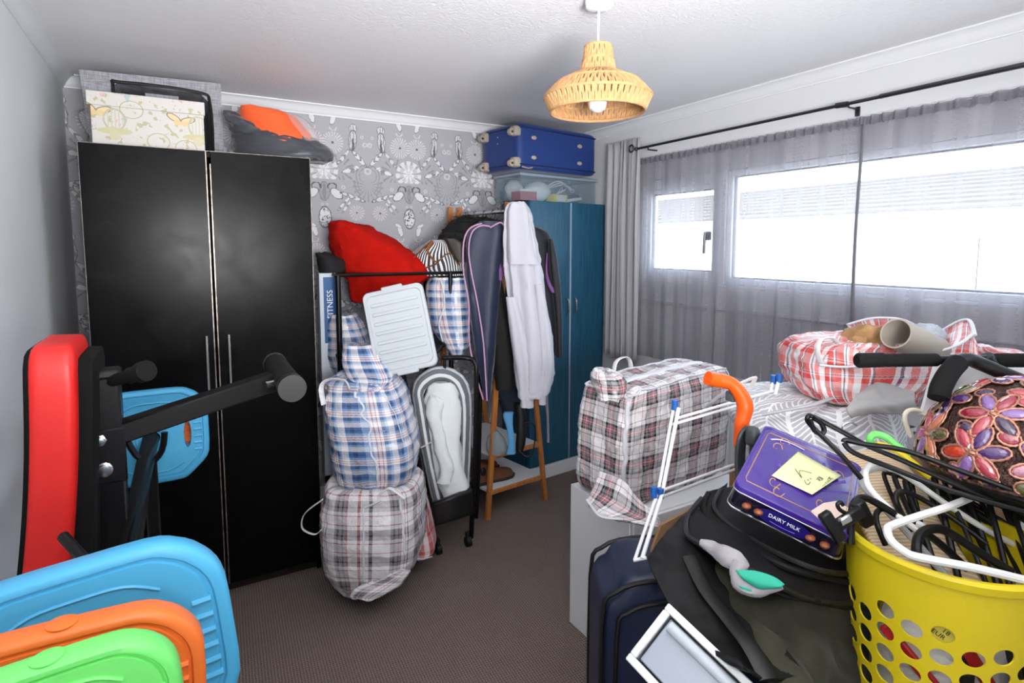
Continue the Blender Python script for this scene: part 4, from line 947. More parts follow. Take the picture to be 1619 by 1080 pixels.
# blue suitcase lying on the box
Rs = Rz(9); zS = oT.z+tz+.013; zTop = 2.30
pc = atp(820, 270, Z=zS+.0); pc.y = 3.05; pc.x = atp(820, 235, Y=3.05).x
sw, sd, shh = .69, .38, zTop-zS
def sM(x, y, z): return V((pc.x, pc.y, zS))+Rs @ V((x, y, z))
sc_ = thing('suitcase', 'royal blue fabric suitcase lying on top of the clear box by the ceiling', 'suitcase', tuple(sM(sw/2, sd/2, 0)))
M['royal'] = mat('royal_blue_nylon', '#0b3175', .6, sheen=.2, bump=.2, bs=300, bd=.001); M['taupe'] = mat('taupe_plastic', '#a79c8f', .45)
obj('shell', G().softbox(sM(sw/2, sd/2, shh/2), (sw, sd, shh), Rs, k=14, n=18), 'royal', sc_)
for z in (.03, shh-.03): obj('piping', G().tube([sM(x, y, z) for x, y in ((.01, .004), (sw-.02, .0), (sw, .03), (sw, sd-.02), (.0, sd), (-.001, .02))], .005, 6, closed=True), mat('navy_piping', '#0f1f52', .5), sc_)
for x, z in ((.12, .195), (.52, .185), (.12, .075), (.52, .075)):
    obj('stud_foot', G().sph(sM(x, -.003, z), (.022, .008, .013), 14, 8, Rs), 'taupe', sc_)
for y, z in ((.03, .225), (.03, .04), (sd-.05, .225), (sd-.05, .04)):
    hh = obj('wheel_housing', G().softbox(sM(-.002, y, z), (.05, .06, .06), Rs, k=5, n=6), 'taupe', sc_)
    obj('wheel', G().tube([sM(-.035, y-.012, z-.008), sM(-.035, y+.012, z-.008)], .021, 18), 'taupe', hh); obj('axle', G().tube([sM(-.035, y-.015, z-.008), sM(-.035, y+.015, z-.008)], .007, 10), 'steel', hh)
obj('zip_pull', G().tube([sM(.02, -.008, .012), sM(.07, -.01, .006), sM(.1, -.012, .012)], .004, 6), 'taupe', sc_)
for z in (.21, .17): obj('rivet', G().sph(sM(-.003, .2, z), .006), 'chrome', sc_)
# ================================================================== LEFT FOREGROUND: bench and weights
bench = thing('weight_bench', 'black steel weight bench with a red pad folded upright by the left wall', 'bench', (-.15, 1.35, 0))
M['redvinyl'] = mat('red_vinyl', '#d8201c', .42, bump=.15, bs=350, bd=.001); M['cordura'] = mat('black_backing_cloth', '#0c0c0d', .85, spec=.2, bump=.3, bs=300, bd=.001)
def padfn(p, q):
    return V((q.x+.03*(q.z/.29)**2*-.4+.012*(q.z/.3), q.y, q.z))
pcn = at(97, 742, 1.32)
obj('pad', G().softbox(pcn, (.085, .26, .60), Matrix.Rotation(.05, 3, 'Y') @ Matrix.Identity(3), k=9, n=16, fn=padfn), 'redvinyl', bench)
obj('pad_backing', G().softbox(pcn+V((.052, .02, -.02)), (.04, .24, .57), Matrix.Rotation(.05, 3, 'Y'), k=10, n=10), 'cordura', bench)
obj('pad_edging', G().softbox(pcn+V((-.035, .005, -.005)), (.03, .255, .59), Matrix.Rotation(.05, 3, 'Y'), k=9, n=12, fn=padfn), 'cordura', bench)
pt_ = at(160, 588, 1.36); px0, py0 = pt_.x, pt_.y
obj('upright_post', B(G(), px0-.036, px0+.036, py0-.03, py0+.035, 0, pt_.z-.012, .004), 'blackm', bench)
obj('post_cap', B(G(), px0-.038, px0+.038, py0-.032, py0+.037, pt_.z-.014, pt_.z+.006, .006), 'black', bench)
obj('clamp_plate', B(G(), px0-.042, px0+.042, py0-.036, py0-.03, pt_.z-.26, pt_.z-.13, .003), 'blackm', bench)
for x, y, rr in ((158, 697, .011), (165, 743, .014), (134, 670, .012)):
    c = atp(x, y, Y=py0-.037); b_ = obj('bolt', G().lathe([(rr*1.25, 0), (rr*1.25, .002), (rr*.95, .003), (rr*.9, .009), (rr*.5, .010)], 6 if rr < .012 else 14, (0, 0, 0), Matrix.Translation(c) @ Matrix.Rotation(PI/2, 4, 'X')), 'chrome', bench, ang=20)
obj('grip_handle', G().tube([at(172, 604, 1.36), at(205, 594, 1.33), at(206, 594, 1.33), at(222, 589, 1.315), at(223, 589, 1.315), at(232, 586, 1.305)], [.014, .015, .019, .019, .024, .024], 14), 'foam', bench)
def beam(a, b, w, h, up_=V((0, 0, 1)), bev=.004):
    a, b = V(a), V(b); x = (b-a).normalized(); m = frame_mx((a+b)/2, x, up_); gg = G().box((0, 0, 0), ((b-a).length, h, w), None, bev); return G().add(gg.v, gg.f, None, m)
obj('arm', beam(at(168, 690, 1.37), at(432, 602, 1.62), .05, .05), 'blackm', bench)
ra, rb_ = at(462, 614, 1.50), at(434, 574, 1.86); dr_ = (rb_-ra).normalized()
rl = obj('foam_roller', G().tube([ra, ra.lerp(rb_, .12), ra.lerp(rb_, .88), rb_], [.034, .033, .033, .034], 24), 'foam', bench)
obj('end_cap', G().tube([ra-dr_*.004, ra+dr_*.03], .0355, 24), 'black', rl, ang=60); obj('end_cap', G().tube([rb_-dr_*.02, rb_+dr_*.004], .035, 24), 'black', rl)
obj('bolt', G().tube([at(420, 609, 1.56), at(434, 606, 1.58)], .009, 8), 'chrome', bench)
obj('stop_rod', G().tube([at(100, 848, 1.05), at(150, 905, .99)], .0095, 12), 'blackm', bench)
obj('lower_tube', G().tube([at(205, 598, 1.7)*0+V((px0, py0+.03, .45)), V((px0+.02, 2.25, .12))], .025, 10), 'blackm', bench)
obj('foot_bar', beam(V((px0-.2, 2.25, .03)), V((px0+.25, 2.25, .03)), .05, .05), 'blackm', bench); obj('foot_bar', beam(V((px0-.2, py0, .028)), V((px0+.35, py0, .028)), .05, .05), 'blackm', bench)
ck = at(243, 712, 1.7); obj('bar_catch', G().tube([ck+V((-.07, .0, .06)), ck+V((-.045, 0, -.005)), ck+V((-.01, 0, -.035)), ck+V((.02, 0, -.005)), ck+V((.03, 0, .05))], .009, 8, sm=3), 'blackm', bench)
obj('catch_post', G().tube([ck+V((-.01, 0, -.035)), V((ck.x-.01, ck.y, .03))], .018, 10), 'blackm', bench)
def plate(name, label, c, hw, hh, th, m, roll, badge=True, group=None):
    t = thing(name, label, 'weight plate', tuple(c))
    half = [(.42, 1), (.60, .975), (.78, .87), (.90, .73), (.965, .60), (1, .42), (1, -.42), (.93, -.62), (.62, -.93), (.5, -1)]
    out = half[::-1]+[(-x, y) for x, y in half]; 
    def smooth(o):
        q = []
        for i in range(len(o)):
            a, b = V((*o[i], 0)), V((*o[(i+1) % len(o)], 0)); q += [tuple(a.lerp(b, .2)[:2]), tuple(a.lerp(b, .8)[:2])]
        return q
    out = [(x*hw, y*hh) for x, y in smooth(out)]
    # local frame: x to the right, y up, z toward the room's near side
    mx = frame_mx(c, V((cos(roll), 0, sin(roll))), V((-sin(roll), 0, cos(roll))))
    kk = .80
    def holeD(sx):
        o = [(sx*hw*(.60+.075*cos(a)*(1 if cos(a)*sx*sx > 0 else .8)), hh*.30*sin(a)) for a in [2*PI*q/18 for q in range(18)]]
        return o
    hc_ = [(hw*.13*cos(2*PI*q/18), hw*.13*sin(2*PI*q/18)) for q in range(18)]
    e = th/2; bd = obj('body', G().prism(out, -e, e, [holeD(1), holeD(-1), hc_], mx, [(.955, -e), (1, -e+.008), (1, e-.012), (.985, e-.004), (.955, e), (.90, e), (.885, e-.004), (.862, e-.004), (.85, e), (kk, e)]), m, t, ang=50)
    for s_ in (1, -1):
        g = G(); seg = [(.52, -.60), (.30, -.72), (0, -.74), (-.30, -.72), (-.52, -.60)]
        pts = [mx @ V((x*hw, s_*-y*hh*-1, e)) for x, y in seg]
        g.tube(pts, .003, 6, sm=4); obj('moulded_line', g, m, t)
    obj('raised_disc', G().lathe([(hw*.30, 0), (hw*.30, .0), (hw*.29, .003), (hw*.17, .003), (hw*.165, -.0)], 36, (0, 0, e), mx, caps=False), m, t)
    for s_ in (1, -1):
        for q in range(6):
            y = (-.36+.145*q)*hh; a, b = mx @ V((s_*hw*.72, y, e-.0005)), mx @ V((s_*hw*.86, y, e-.0005)); obj('grip_rib', G().tube([a, b], .0042*hw/.15, 8), m, t)
    if badge:
        mt_ = mx @ Matrix.Translation(V((-.05*hw, hh*.998, 0))) @ Matrix.Rotation(-PI/2, 4, 'X')
        obj('edge_badge', G().lathe([(e*.82, 0), (e*.82, .0015), (e*.74, .0022), (.0005, .0022)], 24, (0, 0, 0), mt_), m, t)
    return t
sky = mat('sky_blue_vinyl', '#4aa9d6', .42, bump=.08, bs=500, bd=.0006); org = mat('orange_vinyl', '#e8702a', .42, bump=.08, bs=500, bd=.0006); grn = mat('lime_green_vinyl', '#6fdc6c', .42, bump=.08, bs=500, bd=.0006)
def pc_at(xr, ytop, xtop, Y, hw, hh):
    return V((atp(xr, 1000, Y=Y).x-hw, Y, atp(xtop, ytop, Y=Y).z-hh))
plate('weight_plate', 'large sky blue weight plate on the near end of the bar', pc_at(372, 862, 240, 1.00, .185, .175), .185, .175, .045, sky, .10, False)
plate('weight_plate', 'orange weight plate between the large blue and the green plate', pc_at(322, 945, 255, .88, .150, .140), .150, .140, .042, org, -.02)
plate('weight_plate', 'lime green weight plate nearest the camera at the lower left', pc_at(287, 1000, 215, .79, .118, .110), .118, .110, .040, grn, .06)
cb = at(245, 690, 1.85); plate('weight_plate', 'sky blue weight plate on the far end of the bar before the black wardrobe', cb+V((-.005, 0, 0)), .158, .152, .04, sky, .0, False)
plate('weight_plate', 'orange weight plate mostly hidden behind the far blue plate', cb+V((-.01, .05, -.01)), .135, .13, .036, org, .0, False)
brb = thing('barbell', 'black barbell sleeve running from the far blue plate to the near plates', 'barbell', tuple(cb))
ca = V((-.13, .74, .985)); obj('bar', G().tube([cb+V((0, .09, 0)), cb+V((0, -.02, 0)), at(205, 868, 1.30), ca+V((0, .2, -.05))], .0135, 14), 'blackm', brb); obj('sleeve', G().tube([at(238, 692, 1.82), at(228, 735, 1.68), at(205, 868, 1.32), at(196, 930, 1.18)], [.021, .022, .025, .025], 16), 'foam', brb)

# ================================================================== RIGHT SIDE
wc = thing('cabinet', 'low white laminate cabinet under the large black and white plaid bag', 'cabinet', (1.65, 1.66, 0))
X0, X1, Y0, Y1, ZT = 1.342, 1.98, 1.47, 1.842, .592
obj('carcass', B(G(), X0, X1, Y0+.016, Y1, 0, ZT, .003), 'whitew', wc)
obj('door', B(G(), X0+.002, (X0+X1)/2-.001, Y0-.002, Y0+.014, .02, ZT-.003, .002), 'whitew', wc); obj('door', B(G(), (X0+X1)/2+.001, X1-.002, Y0-.002, Y0+.014, .02, ZT-.003, .002), 'whitew', wc)
# large plaid bag
pbg = thing('laundry_bag', 'large black and white plaid laundry bag, packed square, on the white cabinet', 'bag', (1.66, 1.68, ZT))
Rg = Rz(5)
def bagfn(p, q):
    sx = 1+.05*cos(p.z*1.5); return V((q.x*sx+.012*p.z, q.y*(1+.12*cos(p.z*1.5)*cos(p.x*1.3)), q.z+.025*(p.x*.6+.2*(1-p.x*p.x))*(1 if p.z > 0 else 0)*p.z))
bc = V((1.652, 1.69, ZT+.228)); bs_ = (.60, .26, .44)
g = G().softbox(bc, bs_, Rg, k=12, n=44, fn=bagfn).crumple(.013, 7, seed=41, ridge=.6).crumple(.007, 22, seed=42, ridge=.9)
for p in g.v: p.z = max(p.z, ZT+.002)
obj('body', g, 'plaidk', pbg)
def bp2(x, y, z): return bc+Rg @ V((x*bs_[0]/2, y*bs_[1]/2, z*bs_[2]/2))
gbody = g
def seam(pts, r=.006, m=5): return G().tube(snap(gbody, [bp2(*p) for p in pts], .001, m), r, 8, sm=2, flat=.5)
obj('piping', seam([(-1.05, -1.1, -.98), (-1.07, -1.12, -.4), (-1.07, -1.14, .3), (-1.04, -1.08, .93)], .008), 'bind', pbg)
obj('piping', seam([(-1.0, -1.06, 1.0), (-.4, -1.1, 1.08), (.3, -1.1, 1.16), (.98, -1.04, 1.12)], .008), 'bind', pbg)
obj('piping', seam([(-1.0, 1.0, .98), (-.4, 1.0, 1.06), (.3, 1.0, 1.14), (.95, 1.0, 1.1)], .007), 'bind', pbg)
obj('piping', seam([(-1.02, -1.0, .98), (-1.05, 0, 1.0), (-1.0, 1.0, .98)], .008), 'bind', pbg)
obj('zip_band', seam([(-.9, -.1, 1.03), (-.3, -.1, 1.12), (.4, -.1, 1.2), (.9, -.1, 1.12)], .012), 'bind', pbg)
obj('piping', seam([(.98, -1.05, 1.1), (1.06, -1.1, .3), (1.04, -1.1, -.9)], .006), 'bind', pbg)
obj('handle', ribbon([bp2(-.35, 1.05, .75), bp2(-.3, 1.1, 1.12), bp2(-.15, 1.1, 1.22), bp2(-.02, 1.1, 1.15), bp2(.02, 1.05, .8)], .013, .25, 6), 'plaidk', pbg)
obj('handle', ribbon([at(1110, 655, 1.84), at(1130, 632, 1.78), at(1160, 612, 1.74), at(1192, 598, 1.74), at(1185, 615, 1.78)], .010, .25, 6), 'plaidk', pbg)
g = G().patch([[(948, 745, 1.98), (985, 760, 1.9), (1010, 790, 1.84), (1040, 812, 1.82)], [(936, 775, 1.97), (975, 795, 1.87), (1010, 815, 1.82), (1045, 828, 1.80)], [(928, 790, 1.96), (950, 812, 1.86), (985, 822, 1.82), (1035, 832, 1.79)], [(932, 800, 1.96), (948, 817, 1.87), (985, 824, 1.83), (1035, 838, 1.80)]], 24, 16).crumple(.014, 18, seed=9)
obj('corner_flap', g, 'plaidk', pbg, solid=.004)
obj('piping', ribbon([at(928, 790, 1.94), at(945, 813, 1.85), at(960, 819, 1.83), at(985, 821, 1.815)], .005, .5), 'bind', pbg)
g = G().rows([(592, 945, 975, .08), (603, 943, 990, .14), (618, 945, 992, .15), (634, 950, 985, .10)], D=2.0, sub=4, n=40).crumple(.016, 12, seed=4).crumple(.008, 30, seed=5, ridge=.9); obj('bunched_corner', g, 'plaidk', pbg)
# airer
air = thing('clothes_airer', 'folded white wire clothes airer with blue end caps leaning on the plaid bag', 'airer', tuple(at(1010, 885, 1.5)))
bcap = mat('blue_end_cap', '#1f5aa8', .4)
def rod_(nm, pts, D, r=.0045, m='gloss'): obj(nm, G().tube([at(x, y, d) for (x, y), d in zip(pts, D)], r, 8), m, air)
rod_('frame_tube', [(1066, 640), (1041, 775), (1004, 884)], [1.68, 1.6, 1.45]); rod_('frame_tube', [(1073, 645), (1047, 780), (1015, 884)], [1.66, 1.59, 1.44], .0055)
rod_('frame_tube', [(1002, 886), (1022, 882)], [1.45, 1.44])
for a, b in (((1068, 662), (1222, 618)), ((1064, 671), (1225, 624)), ((1046, 776), (1160, 735)), ((1040, 788), (1162, 742))): rod_('rail', [a, b], [1.66, 1.9])
rod_('frame_tube', [(1223, 600), (1213, 640), (1188, 735)], [1.92, 1.9, 1.8]); rod_('frame_tube', [(1231, 602), (1221, 645), (1195, 740)], [1.9, 1.88, 1.78], .0055)
for x, y, d in ((1067, 640, 1.67), (1223, 600, 1.92), (1232, 598, 1.9), (1034, 778, 1.58), (1044, 780, 1.59)):
    c = at(x, y, d); obj('end_cap', G().tube([c+V((0, 0, -.014)), c+V((0, 0, .014))], .0095, 10), bcap, air)
# orange trimmer handle and grey lead
M['orplas'] = mat('orange_plastic', '#f2590f', .35)
th_ = thing('power_tool', 'orange tool handle with a coiled grey lead hooked over the airer', 'tool', tuple(at(1170, 740, 1.5)))
obj('handle', G().tube([at(x, y, 1.56) for x, y in ((1127, 600), (1140, 602), (1158, 608), (1172, 626), (1178, 645), (1172, 672), (1168, 700), (1163, 708))], [.018, .019, .018, .020, .022, .018, .014, .008], 14, sm=5), 'orplas', th_, ang=80)
obj('end_knob', G().tube([at(1119, 598, 1.55), at(1136, 602, 1.56)], .019, 16), 'orplas', th_)
obj('trigger', G().softbox(at(1158, 626, 1.585), (.03, .03, .03), None, k=5, n=6), mat('grey_trigger', '#55575b', .5), th_)
lead = mat('grey_rubber', '#3c3f43', .55)
for k in range(5):
    o_ = k*4; obj('lead_loop', G().tube([at(x+o_*.6, y, 1.50+.008*k) for x, y in ((1166, 762), (1165, 725), (1168, 695), (1176, 680), (1184, 678), (1188, 700), (1186, 740), (1180, 770))], .0055, 7, sm=4), lead, th_)
obj('plug', G().softbox(at(1190, 690, 1.47), (.028, .03, .05), None, k=4, n=6), lead, th_)
# cardboard
M['card'] = mat('brown_cardboard', '#8f6c4a', .85, var=.1, vs=10)
g = G().add([at(1030, 868, 1.52), at(1044, 830, 1.54), at(1085, 808, 1.6), at(1068, 850, 1.58), at(1160, 768, 1.72), at(1160, 860, 1.70), at(1030, 930, 1.50)], [(0, 1, 2, 3), (3, 2, 4, 5), (0, 3, 5, 6)])
tag(obj('flattened_box', g, 'card', solid=.008, smooth=False), 'flattened brown cardboard box standing between the plaid bag and the black holdall', 'cardboard')
g = G().add([at(1172, 760, 1.66), at(1215, 735, 1.7), at(1235, 726, 1.72), at(1195, 790, 1.62)], [(0, 1, 2, 3)])
# supports out of sight under the heap
for q, lab in (((1.62, 2.3, .72, 1.3, 0, .80), 'closed brown cardboard carton under the silver leaf-print bag'), ((1.43, 1.61, .80, 1.2, 0, .70), 'closed brown cardboard carton under the black holdall'), ((1.08, 1.48, .33, .73, 0, .522), 'closed brown cardboard carton under the yellow basket')):
    g = B(G(), *q, .004); tag(obj('cardboard_carton', g, 'card'), lab, 'box')
# navy suitcase standing
Rn = Rz(-30); nc = V((1.150, 1.045, .365)); M['navyn'] = mat('navy_nylon', '#131f3c', .42, var=.1, vs=12, bump=.15, bs=120, bd=.002)
ns = thing('suitcase', 'dark navy soft suitcase standing upright on the carpet before the cabinet', 'suitcase', (1.075, 1.055, 0))
def nsf(p, q):
    x, z, r, hx, hz = q.x, q.z, .11, .25, .365
    if z > hz-r and abs(x) > hx-r:
        dx, dz = abs(x)-(hx-r), z-(hz-r); m = max(dx, dz)/max(math.hypot(dx, dz), 1e-6); x = math.copysign(hx-r+dx*m, x); z = hz-r+dz*m
    return V((x, q.y*(1+.12*(1-p.x*p.x)*(1-p.z*p.z)), z))
obj('shell', G().softbox(nc, (.50, .24, .73), Rn, k=9, n=20, fn=nsf), 'navyn', ns)
def nl(x, y, z): return nc+Rn @ V((x, y, z))
for y, sc in ((-.112, 1.0), (.105, 1.0), (-.125, .86)):
    pts = [(-.245*sc, -.3), (-.245*sc, .24*sc), (-.215*sc, .325*sc), (-.13*sc, .355*sc), (0, .357*sc), (.13*sc, .355*sc), (.215*sc, .325*sc), (.245*sc, .24*sc), (.245*sc, -.3)]
    obj('piping', G().tube([nl(x, y, z) for x, z in pts], .006, 7, sm=3), 'black', ns)
obj('badge', G().sph(nl(-.06, -.14, .12), (.012, .003, .008), R=Rn), 'chrome', ns)
# translucent drawer
dwu = thing('drawer_unit', 'white plastic drawer with a frosted front tipped on its corner', 'drawer unit', tuple(at(1100, 1100, 1.0)))
qa, qb, qc, qd = at(1057, 953, 1.10), at(1016, 1064, 1.05), at(1165, 1215, .93), at(1212, 1100, .98)
xx = (qd-qa).normalized(); yy = (qb-qa); Wd, Hd = (qd-qa).length, (qb-qa).length
md = frame_mx(qa, xx, -yy)
def db(g, x0, x1, y0, y1, z0, z1, bev=.002):
    gg = G().box(((x0+x1)/2, (y0+y1)/2, (z0+z1)/2), (x1-x0, y1-y0, z1-z0), None, bev); g.add(gg.v, gg.f, None, md); return g
e = .014
for q in ((0, Wd, -e, 0, -.10, .0), (0, Wd, -Hd, -Hd+e, -.10, .0), (0, e, -Hd+e, -e, -.10, 0), (Wd-e, Wd, -Hd+e, -e, -.10, 0)): obj('frame', db(G(), *q), 'white', dwu)
obj('back', db(G(), e, Wd-e, -Hd+e, -e, -.10, -.095), 'white', dwu)
dr = obj('drawer', db(G(), e+.004, Wd-e-.004, -Hd+e+.004, -e-.004, -.03, -.012), mat('frosted_drawer', '#9aa2b0', .3), dwu)
gg = G().tube([(e+.01, -e-.016, -.004), (Wd-e-.01, -e-.016, -.004)], .010, 12); obj('handle', G().add(gg.v, gg.f, None, md), 'tub', dr)
# black holdall: shell, lid, zips
M['holdall'] = mat('black_nylon', '#0b0b0d', .65, spec=.3, bump=.25, bs=40, bd=.004)
ho = thing('holdall', 'open black nylon holdall slumped over the suitcase with its lid under the purple tin', 'bag', tuple(at(1180, 960, 1.2)))
g = G().patch([[(1122, 776, 1.50), (1160, 770, 1.56), (1230, 780, 1.58), (1360, 850, 1.36)], [(1088, 810, 1.40), (1150, 815, 1.40), (1245, 845, 1.30), (1362, 905, 1.25)], [(1086, 846, 1.32), (1145, 882, 1.22), (1238, 932, 1.13), (1362, 953, 1.21)], [(1090, 858, 1.33), (1150, 893, 1.24), (1238, 944, 1.15), (1362, 966, 1.22)], [(1100, 850, 1.40), (1160, 890, 1.32), (1240, 940, 1.24), (1362, 960, 1.28)]], 40, 30).crumple(.006, 9, seed=2)
obj('lid', g, 'holdall', ho, solid=.004)
zp = mat('black_zip', '#08080a', .4, bump=.8, bs=700, bd=.002)
obj('zip', G().tube([at(x, y, d) for x, y, d in ((1110, 788, 1.42), (1089, 815, 1.385), (1086, 843, 1.31), (1100, 857, 1.27), (1145, 879, 1.205), (1190, 905, 1.145), (1238, 930, 1.12), (1290, 950, 1.155), (1362, 953, 1.20))], .0065, 8, sm=5), zp, ho)
obj('zip', G().tube([at(x, y, d) for x, y, d in ((1140, 775, 1.50), (1128, 800, 1.42), (1150, 828, 1.36), (1200, 860, 1.26), (1262, 890, 1.18), (1310, 905, 1.17), (1350, 908, 1.23))], .006, 8, sm=5), zp, ho)
obj('lid_edge', G().tube([at(x, y, d) for x, y, d in ((1120, 780, 1.47), (1112, 803, 1.42), (1130, 832, 1.36), (1180, 865, 1.27), (1250, 900, 1.17), (1350, 922, 1.215))], .007, 8, sm=5), 'holdall', ho)
g = G().patch([[(1150, 765, 1.62), (1100, 800, 1.50), (1062, 836, 1.38), (1038, 862, 1.30), (1024, 884, 1.27)], [(1140, 830, 1.42), (1105, 860, 1.32), (1070, 885, 1.25), (1045, 905, 1.22), (1034, 912, 1.21)], [(1165, 900, 1.27), (1130, 925, 1.2), (1098, 945, 1.165), (1072, 960, 1.15), (1062, 962, 1.15)], [(1215, 985, 1.13), (1180, 1005, 1.09), (1150, 1020, 1.07), (1118, 1020, 1.06), (1108, 1016, 1.07)], [(1270, 1070, 1.02), (1240, 1075, 1.0), (1215, 1075, .98), (1185, 1062, .97), (1174, 1052, .99)]], 34, 44).crumple(.012, 9, seed=8, ridge=.6)
obj('side_panel', g, 'holdall', ho, solid=.005)
obj('strap', ribbon([at(x, y, d) for x, y, d in ((1090, 880, 1.25), (1115, 930, 1.17), (1150, 975, 1.10), (1185, 1020, 1.03), (1215, 1075, .975))], .016, .22), 'black', ho)
M['fleece'] = mat('charcoal_olive_fleece', '#33332a', .95, spec=.1, sheen=.1, var=.75, vs=5, bump=.4, bs=150, bd=.002)
g = G().patch([[(1096, 850, 1.36), (1180, 890, 1.24), (1260, 935, 1.15), (1380, 960, 1.25)], [(1108, 900, 1.26), (1185, 945, 1.16), (1268, 985, 1.13), (1385, 1020, 1.25)], [(1150, 965, 1.15), (1228, 1010, 1.07), (1310, 1050, 1.10), (1395, 1090, 1.24)], [(1205, 1060, 1.03), (1275, 1105, .97), (1340, 1140, 1.06), (1415, 1180, 1.22)], [(1240, 1160, .95), (1310, 1200, .90), (1380, 1240, 1.02), (1440, 1280, 1.20)]], 44, 44).crumple(.022, 6, seed=14, ridge=.7)
tag(obj('fleece_throw', g, 'fleece', solid=.006), 'dark charcoal and olive fleece spilling from the holdall beside the yellow basket', 'throw')
sk = thing('sock', 'grey and turquoise sock caught in the holdall opening', 'sock', tuple(at(1190, 930, 1.14)))
gs = mat('grey_marl', '#9b989c', .85, bump=.3, bs=200)
obj('leg', G().tube([at(x, y, d) for x, y, d in ((1108, 858, 1.20), (1128, 868, 1.18), (1150, 880, 1.15), (1168, 892, 1.13), (1166, 908, 1.11), (1172, 925, 1.10), (1200, 933, 1.085), (1235, 925, 1.07))], [.008, .013, .019, .018, .014, .014, .012, .006], 10, sm=5).crumple(.006, 30, seed=1), gs, sk)
g = G().patch([[(1163, 902, 1.10), (1195, 903, 1.085), (1225, 913, 1.07), (1240, 925, 1.065)], [(1172, 912, 1.09), (1195, 920, 1.075), (1218, 926, 1.065), (1236, 927, 1.06)], [(1180, 918, 1.09), (1200, 930, 1.075), (1215, 930, 1.07), (1235, 929, 1.065)]], 14, 8); obj('turquoise_foot', g, mat('turquoise_knit', '#27a88c', .7), sk, solid=.004)
g = G().patch([[(1168, 925, 1.09), (1188, 932, 1.08)], [(1178, 938, 1.085), (1190, 942, 1.08)]], 4, 4); obj('turquoise_toe', g, mat('turquoise_knit', '#27a88c', .7), sk, solid=.004)
# purple tin
Lq, Bq, Nq = at(1160, 763, 1.24), at(1256, 690, 1.47), at(1345, 853, 1.13)
Rq = Bq+(Nq-Lq); axx = (Nq-Lq).normalized(); mt = frame_mx(Lq, axx, (Bq-Lq)); tw_, td_ = (Nq-Lq).length, (mt.inverted() @ Bq).y
def tinp(u, v, w=0): return mt @ V((u*tw_, v*td_, w))
M['purple_tin'] = mat('purple_enamel', '#3d1f86', .25, coat=.5); M['purple_dark'] = mat('dark_purple_enamel', '#080520', .25, coat=.4); M['gold'] = mat('printed_gold', '#b98a4a', .4)
tin = thing('biscuit_tin', 'purple rectangular sweet tin with gold scrollwork on the holdall lid', 'tin', tuple(tinp(.5, .5, -.06)))
obj('body', G().prism([(x+tw_/2, y+td_/2) for x, y in rrect(tw_-.006, td_-.006, .018)], -.058, -.012, (), mt), 'purple_dark', tin)
obj('lid', G().prism([(x+tw_/2, y+td_/2) for x, y in rrect(tw_, td_, .02)], -.016, 0, (), mt, [(1, -.016), (1, -.003), (.99, 0), (.95, 0), (.94, -.002)]), 'purple_tin', tin, ang=25)
obj('rim', G().tube([mt @ V((x+tw_/2, y+td_/2, -.0575)) for x, y in rrect(tw_, td_, .02)], .0022, 6, closed=True), 'chrome', tin); obj('rim', G().tube([mt @ V((x+tw_/2, y+td_/2, -.0155)) for x, y in rrect(tw_, td_, .02)], .0014, 6, closed=True), 'chrome', tin)
def flatline(pts, r=.0012): return G().tube([tinp(u, v, -.0016) for u, v in pts], r, 6, sm=5, flat=.35)
obj('gold_border', G().tube([tinp(u, v, -.0016) for u, v in ((.09, .10), (.07, .14), (.07, .86), (.09, .90), (.91, .90), (.93, .86), (.93, .14), (.91, .10))], .0011, 5, closed=True), 'gold', tin)
for u, v, s_ in ((.2, .72, 1), (.30, .25, -1), (.80, .70, 1), (.72, .25, -1), (.24, .84, 1), (.36, .16, -1)):
    obj('scrollwork', flatline([(u+(.06-.008*k)*cos(k*.9*s_), v+(.09-.012*k)*sin(k*.9*s_)) for k in range(7)]), 'gold', tin)
lp = mat('lilac_print', '#7a5fd0', .3)
for k in range(8):
    a = PI*(.12+.11*k); gg = G(); c0 = (.62, .36); a2 = a+.09
    gg.add([tinp(c0[0]+.10*cos(a), c0[1]+.15*sin(a), -.0017), tinp(c0[0]+.36*cos(a), c0[1]+.44*sin(a), -.0017), tinp(c0[0]+.36*cos(a2), c0[1]+.44*sin(a2), -.0017), tinp(c0[0]+.10*cos(a2), c0[1]+.15*sin(a2), -.0017)], [(0, 3, 2, 1), (0, 1, 2, 3)]); obj('printed_ray', gg, lp, tin, smooth=False)
obj('ribbon_print', flatline([(.12, .80), (.2, .92*.93), (.32, .93*.94), (.45, .86)], .004), mat('white_print', '#d9d6ef', .4), tin)
obj('hand_print', G().prism([(x*tw_, y*td_) for x, y in ((.66, .10), (.74, .26), (.84, .36), (.95, .34), (.98, .16), (.90, .07), (.76, .05))], -.0020, -.0008, (), mt), mat('printed_cream', '#e6cdbf', .4), tin)
ms = frame_mx(tinp(.50, -.002, -.036), axx, mt.to_3x3() @ V((0, 0, 1)))
obj('oval_panel', G().prism([(.055*cos(2*PI*k/28), .019*sin(2*PI*k/28)) for k in range(28)], 0, .0006, (), ms), mat('deep_violet_print', '#1d1163', .3), tin)
text('lettering', 'DAIRY MILK', .0118, ms @ Matrix.Translation((0, .003, .001)), M['gloss'], tin, .0002); obj('printed_line', G().tube([ms @ V((x, -.009-.002*cos(x*60), .0008)) for x in (-.025, -.01, .01, .025)], .0016, 6, sm=3, flat=.3), lp, tin)
chm = mat('chocolate_print', '#8a4a26', .35)
for u in (.17, .28, .73, .85):
    obj('chocolate_print', G().sph(tinp(u, -.002, -.038), (.010, .010, .007), 10, 6), chm, tin)
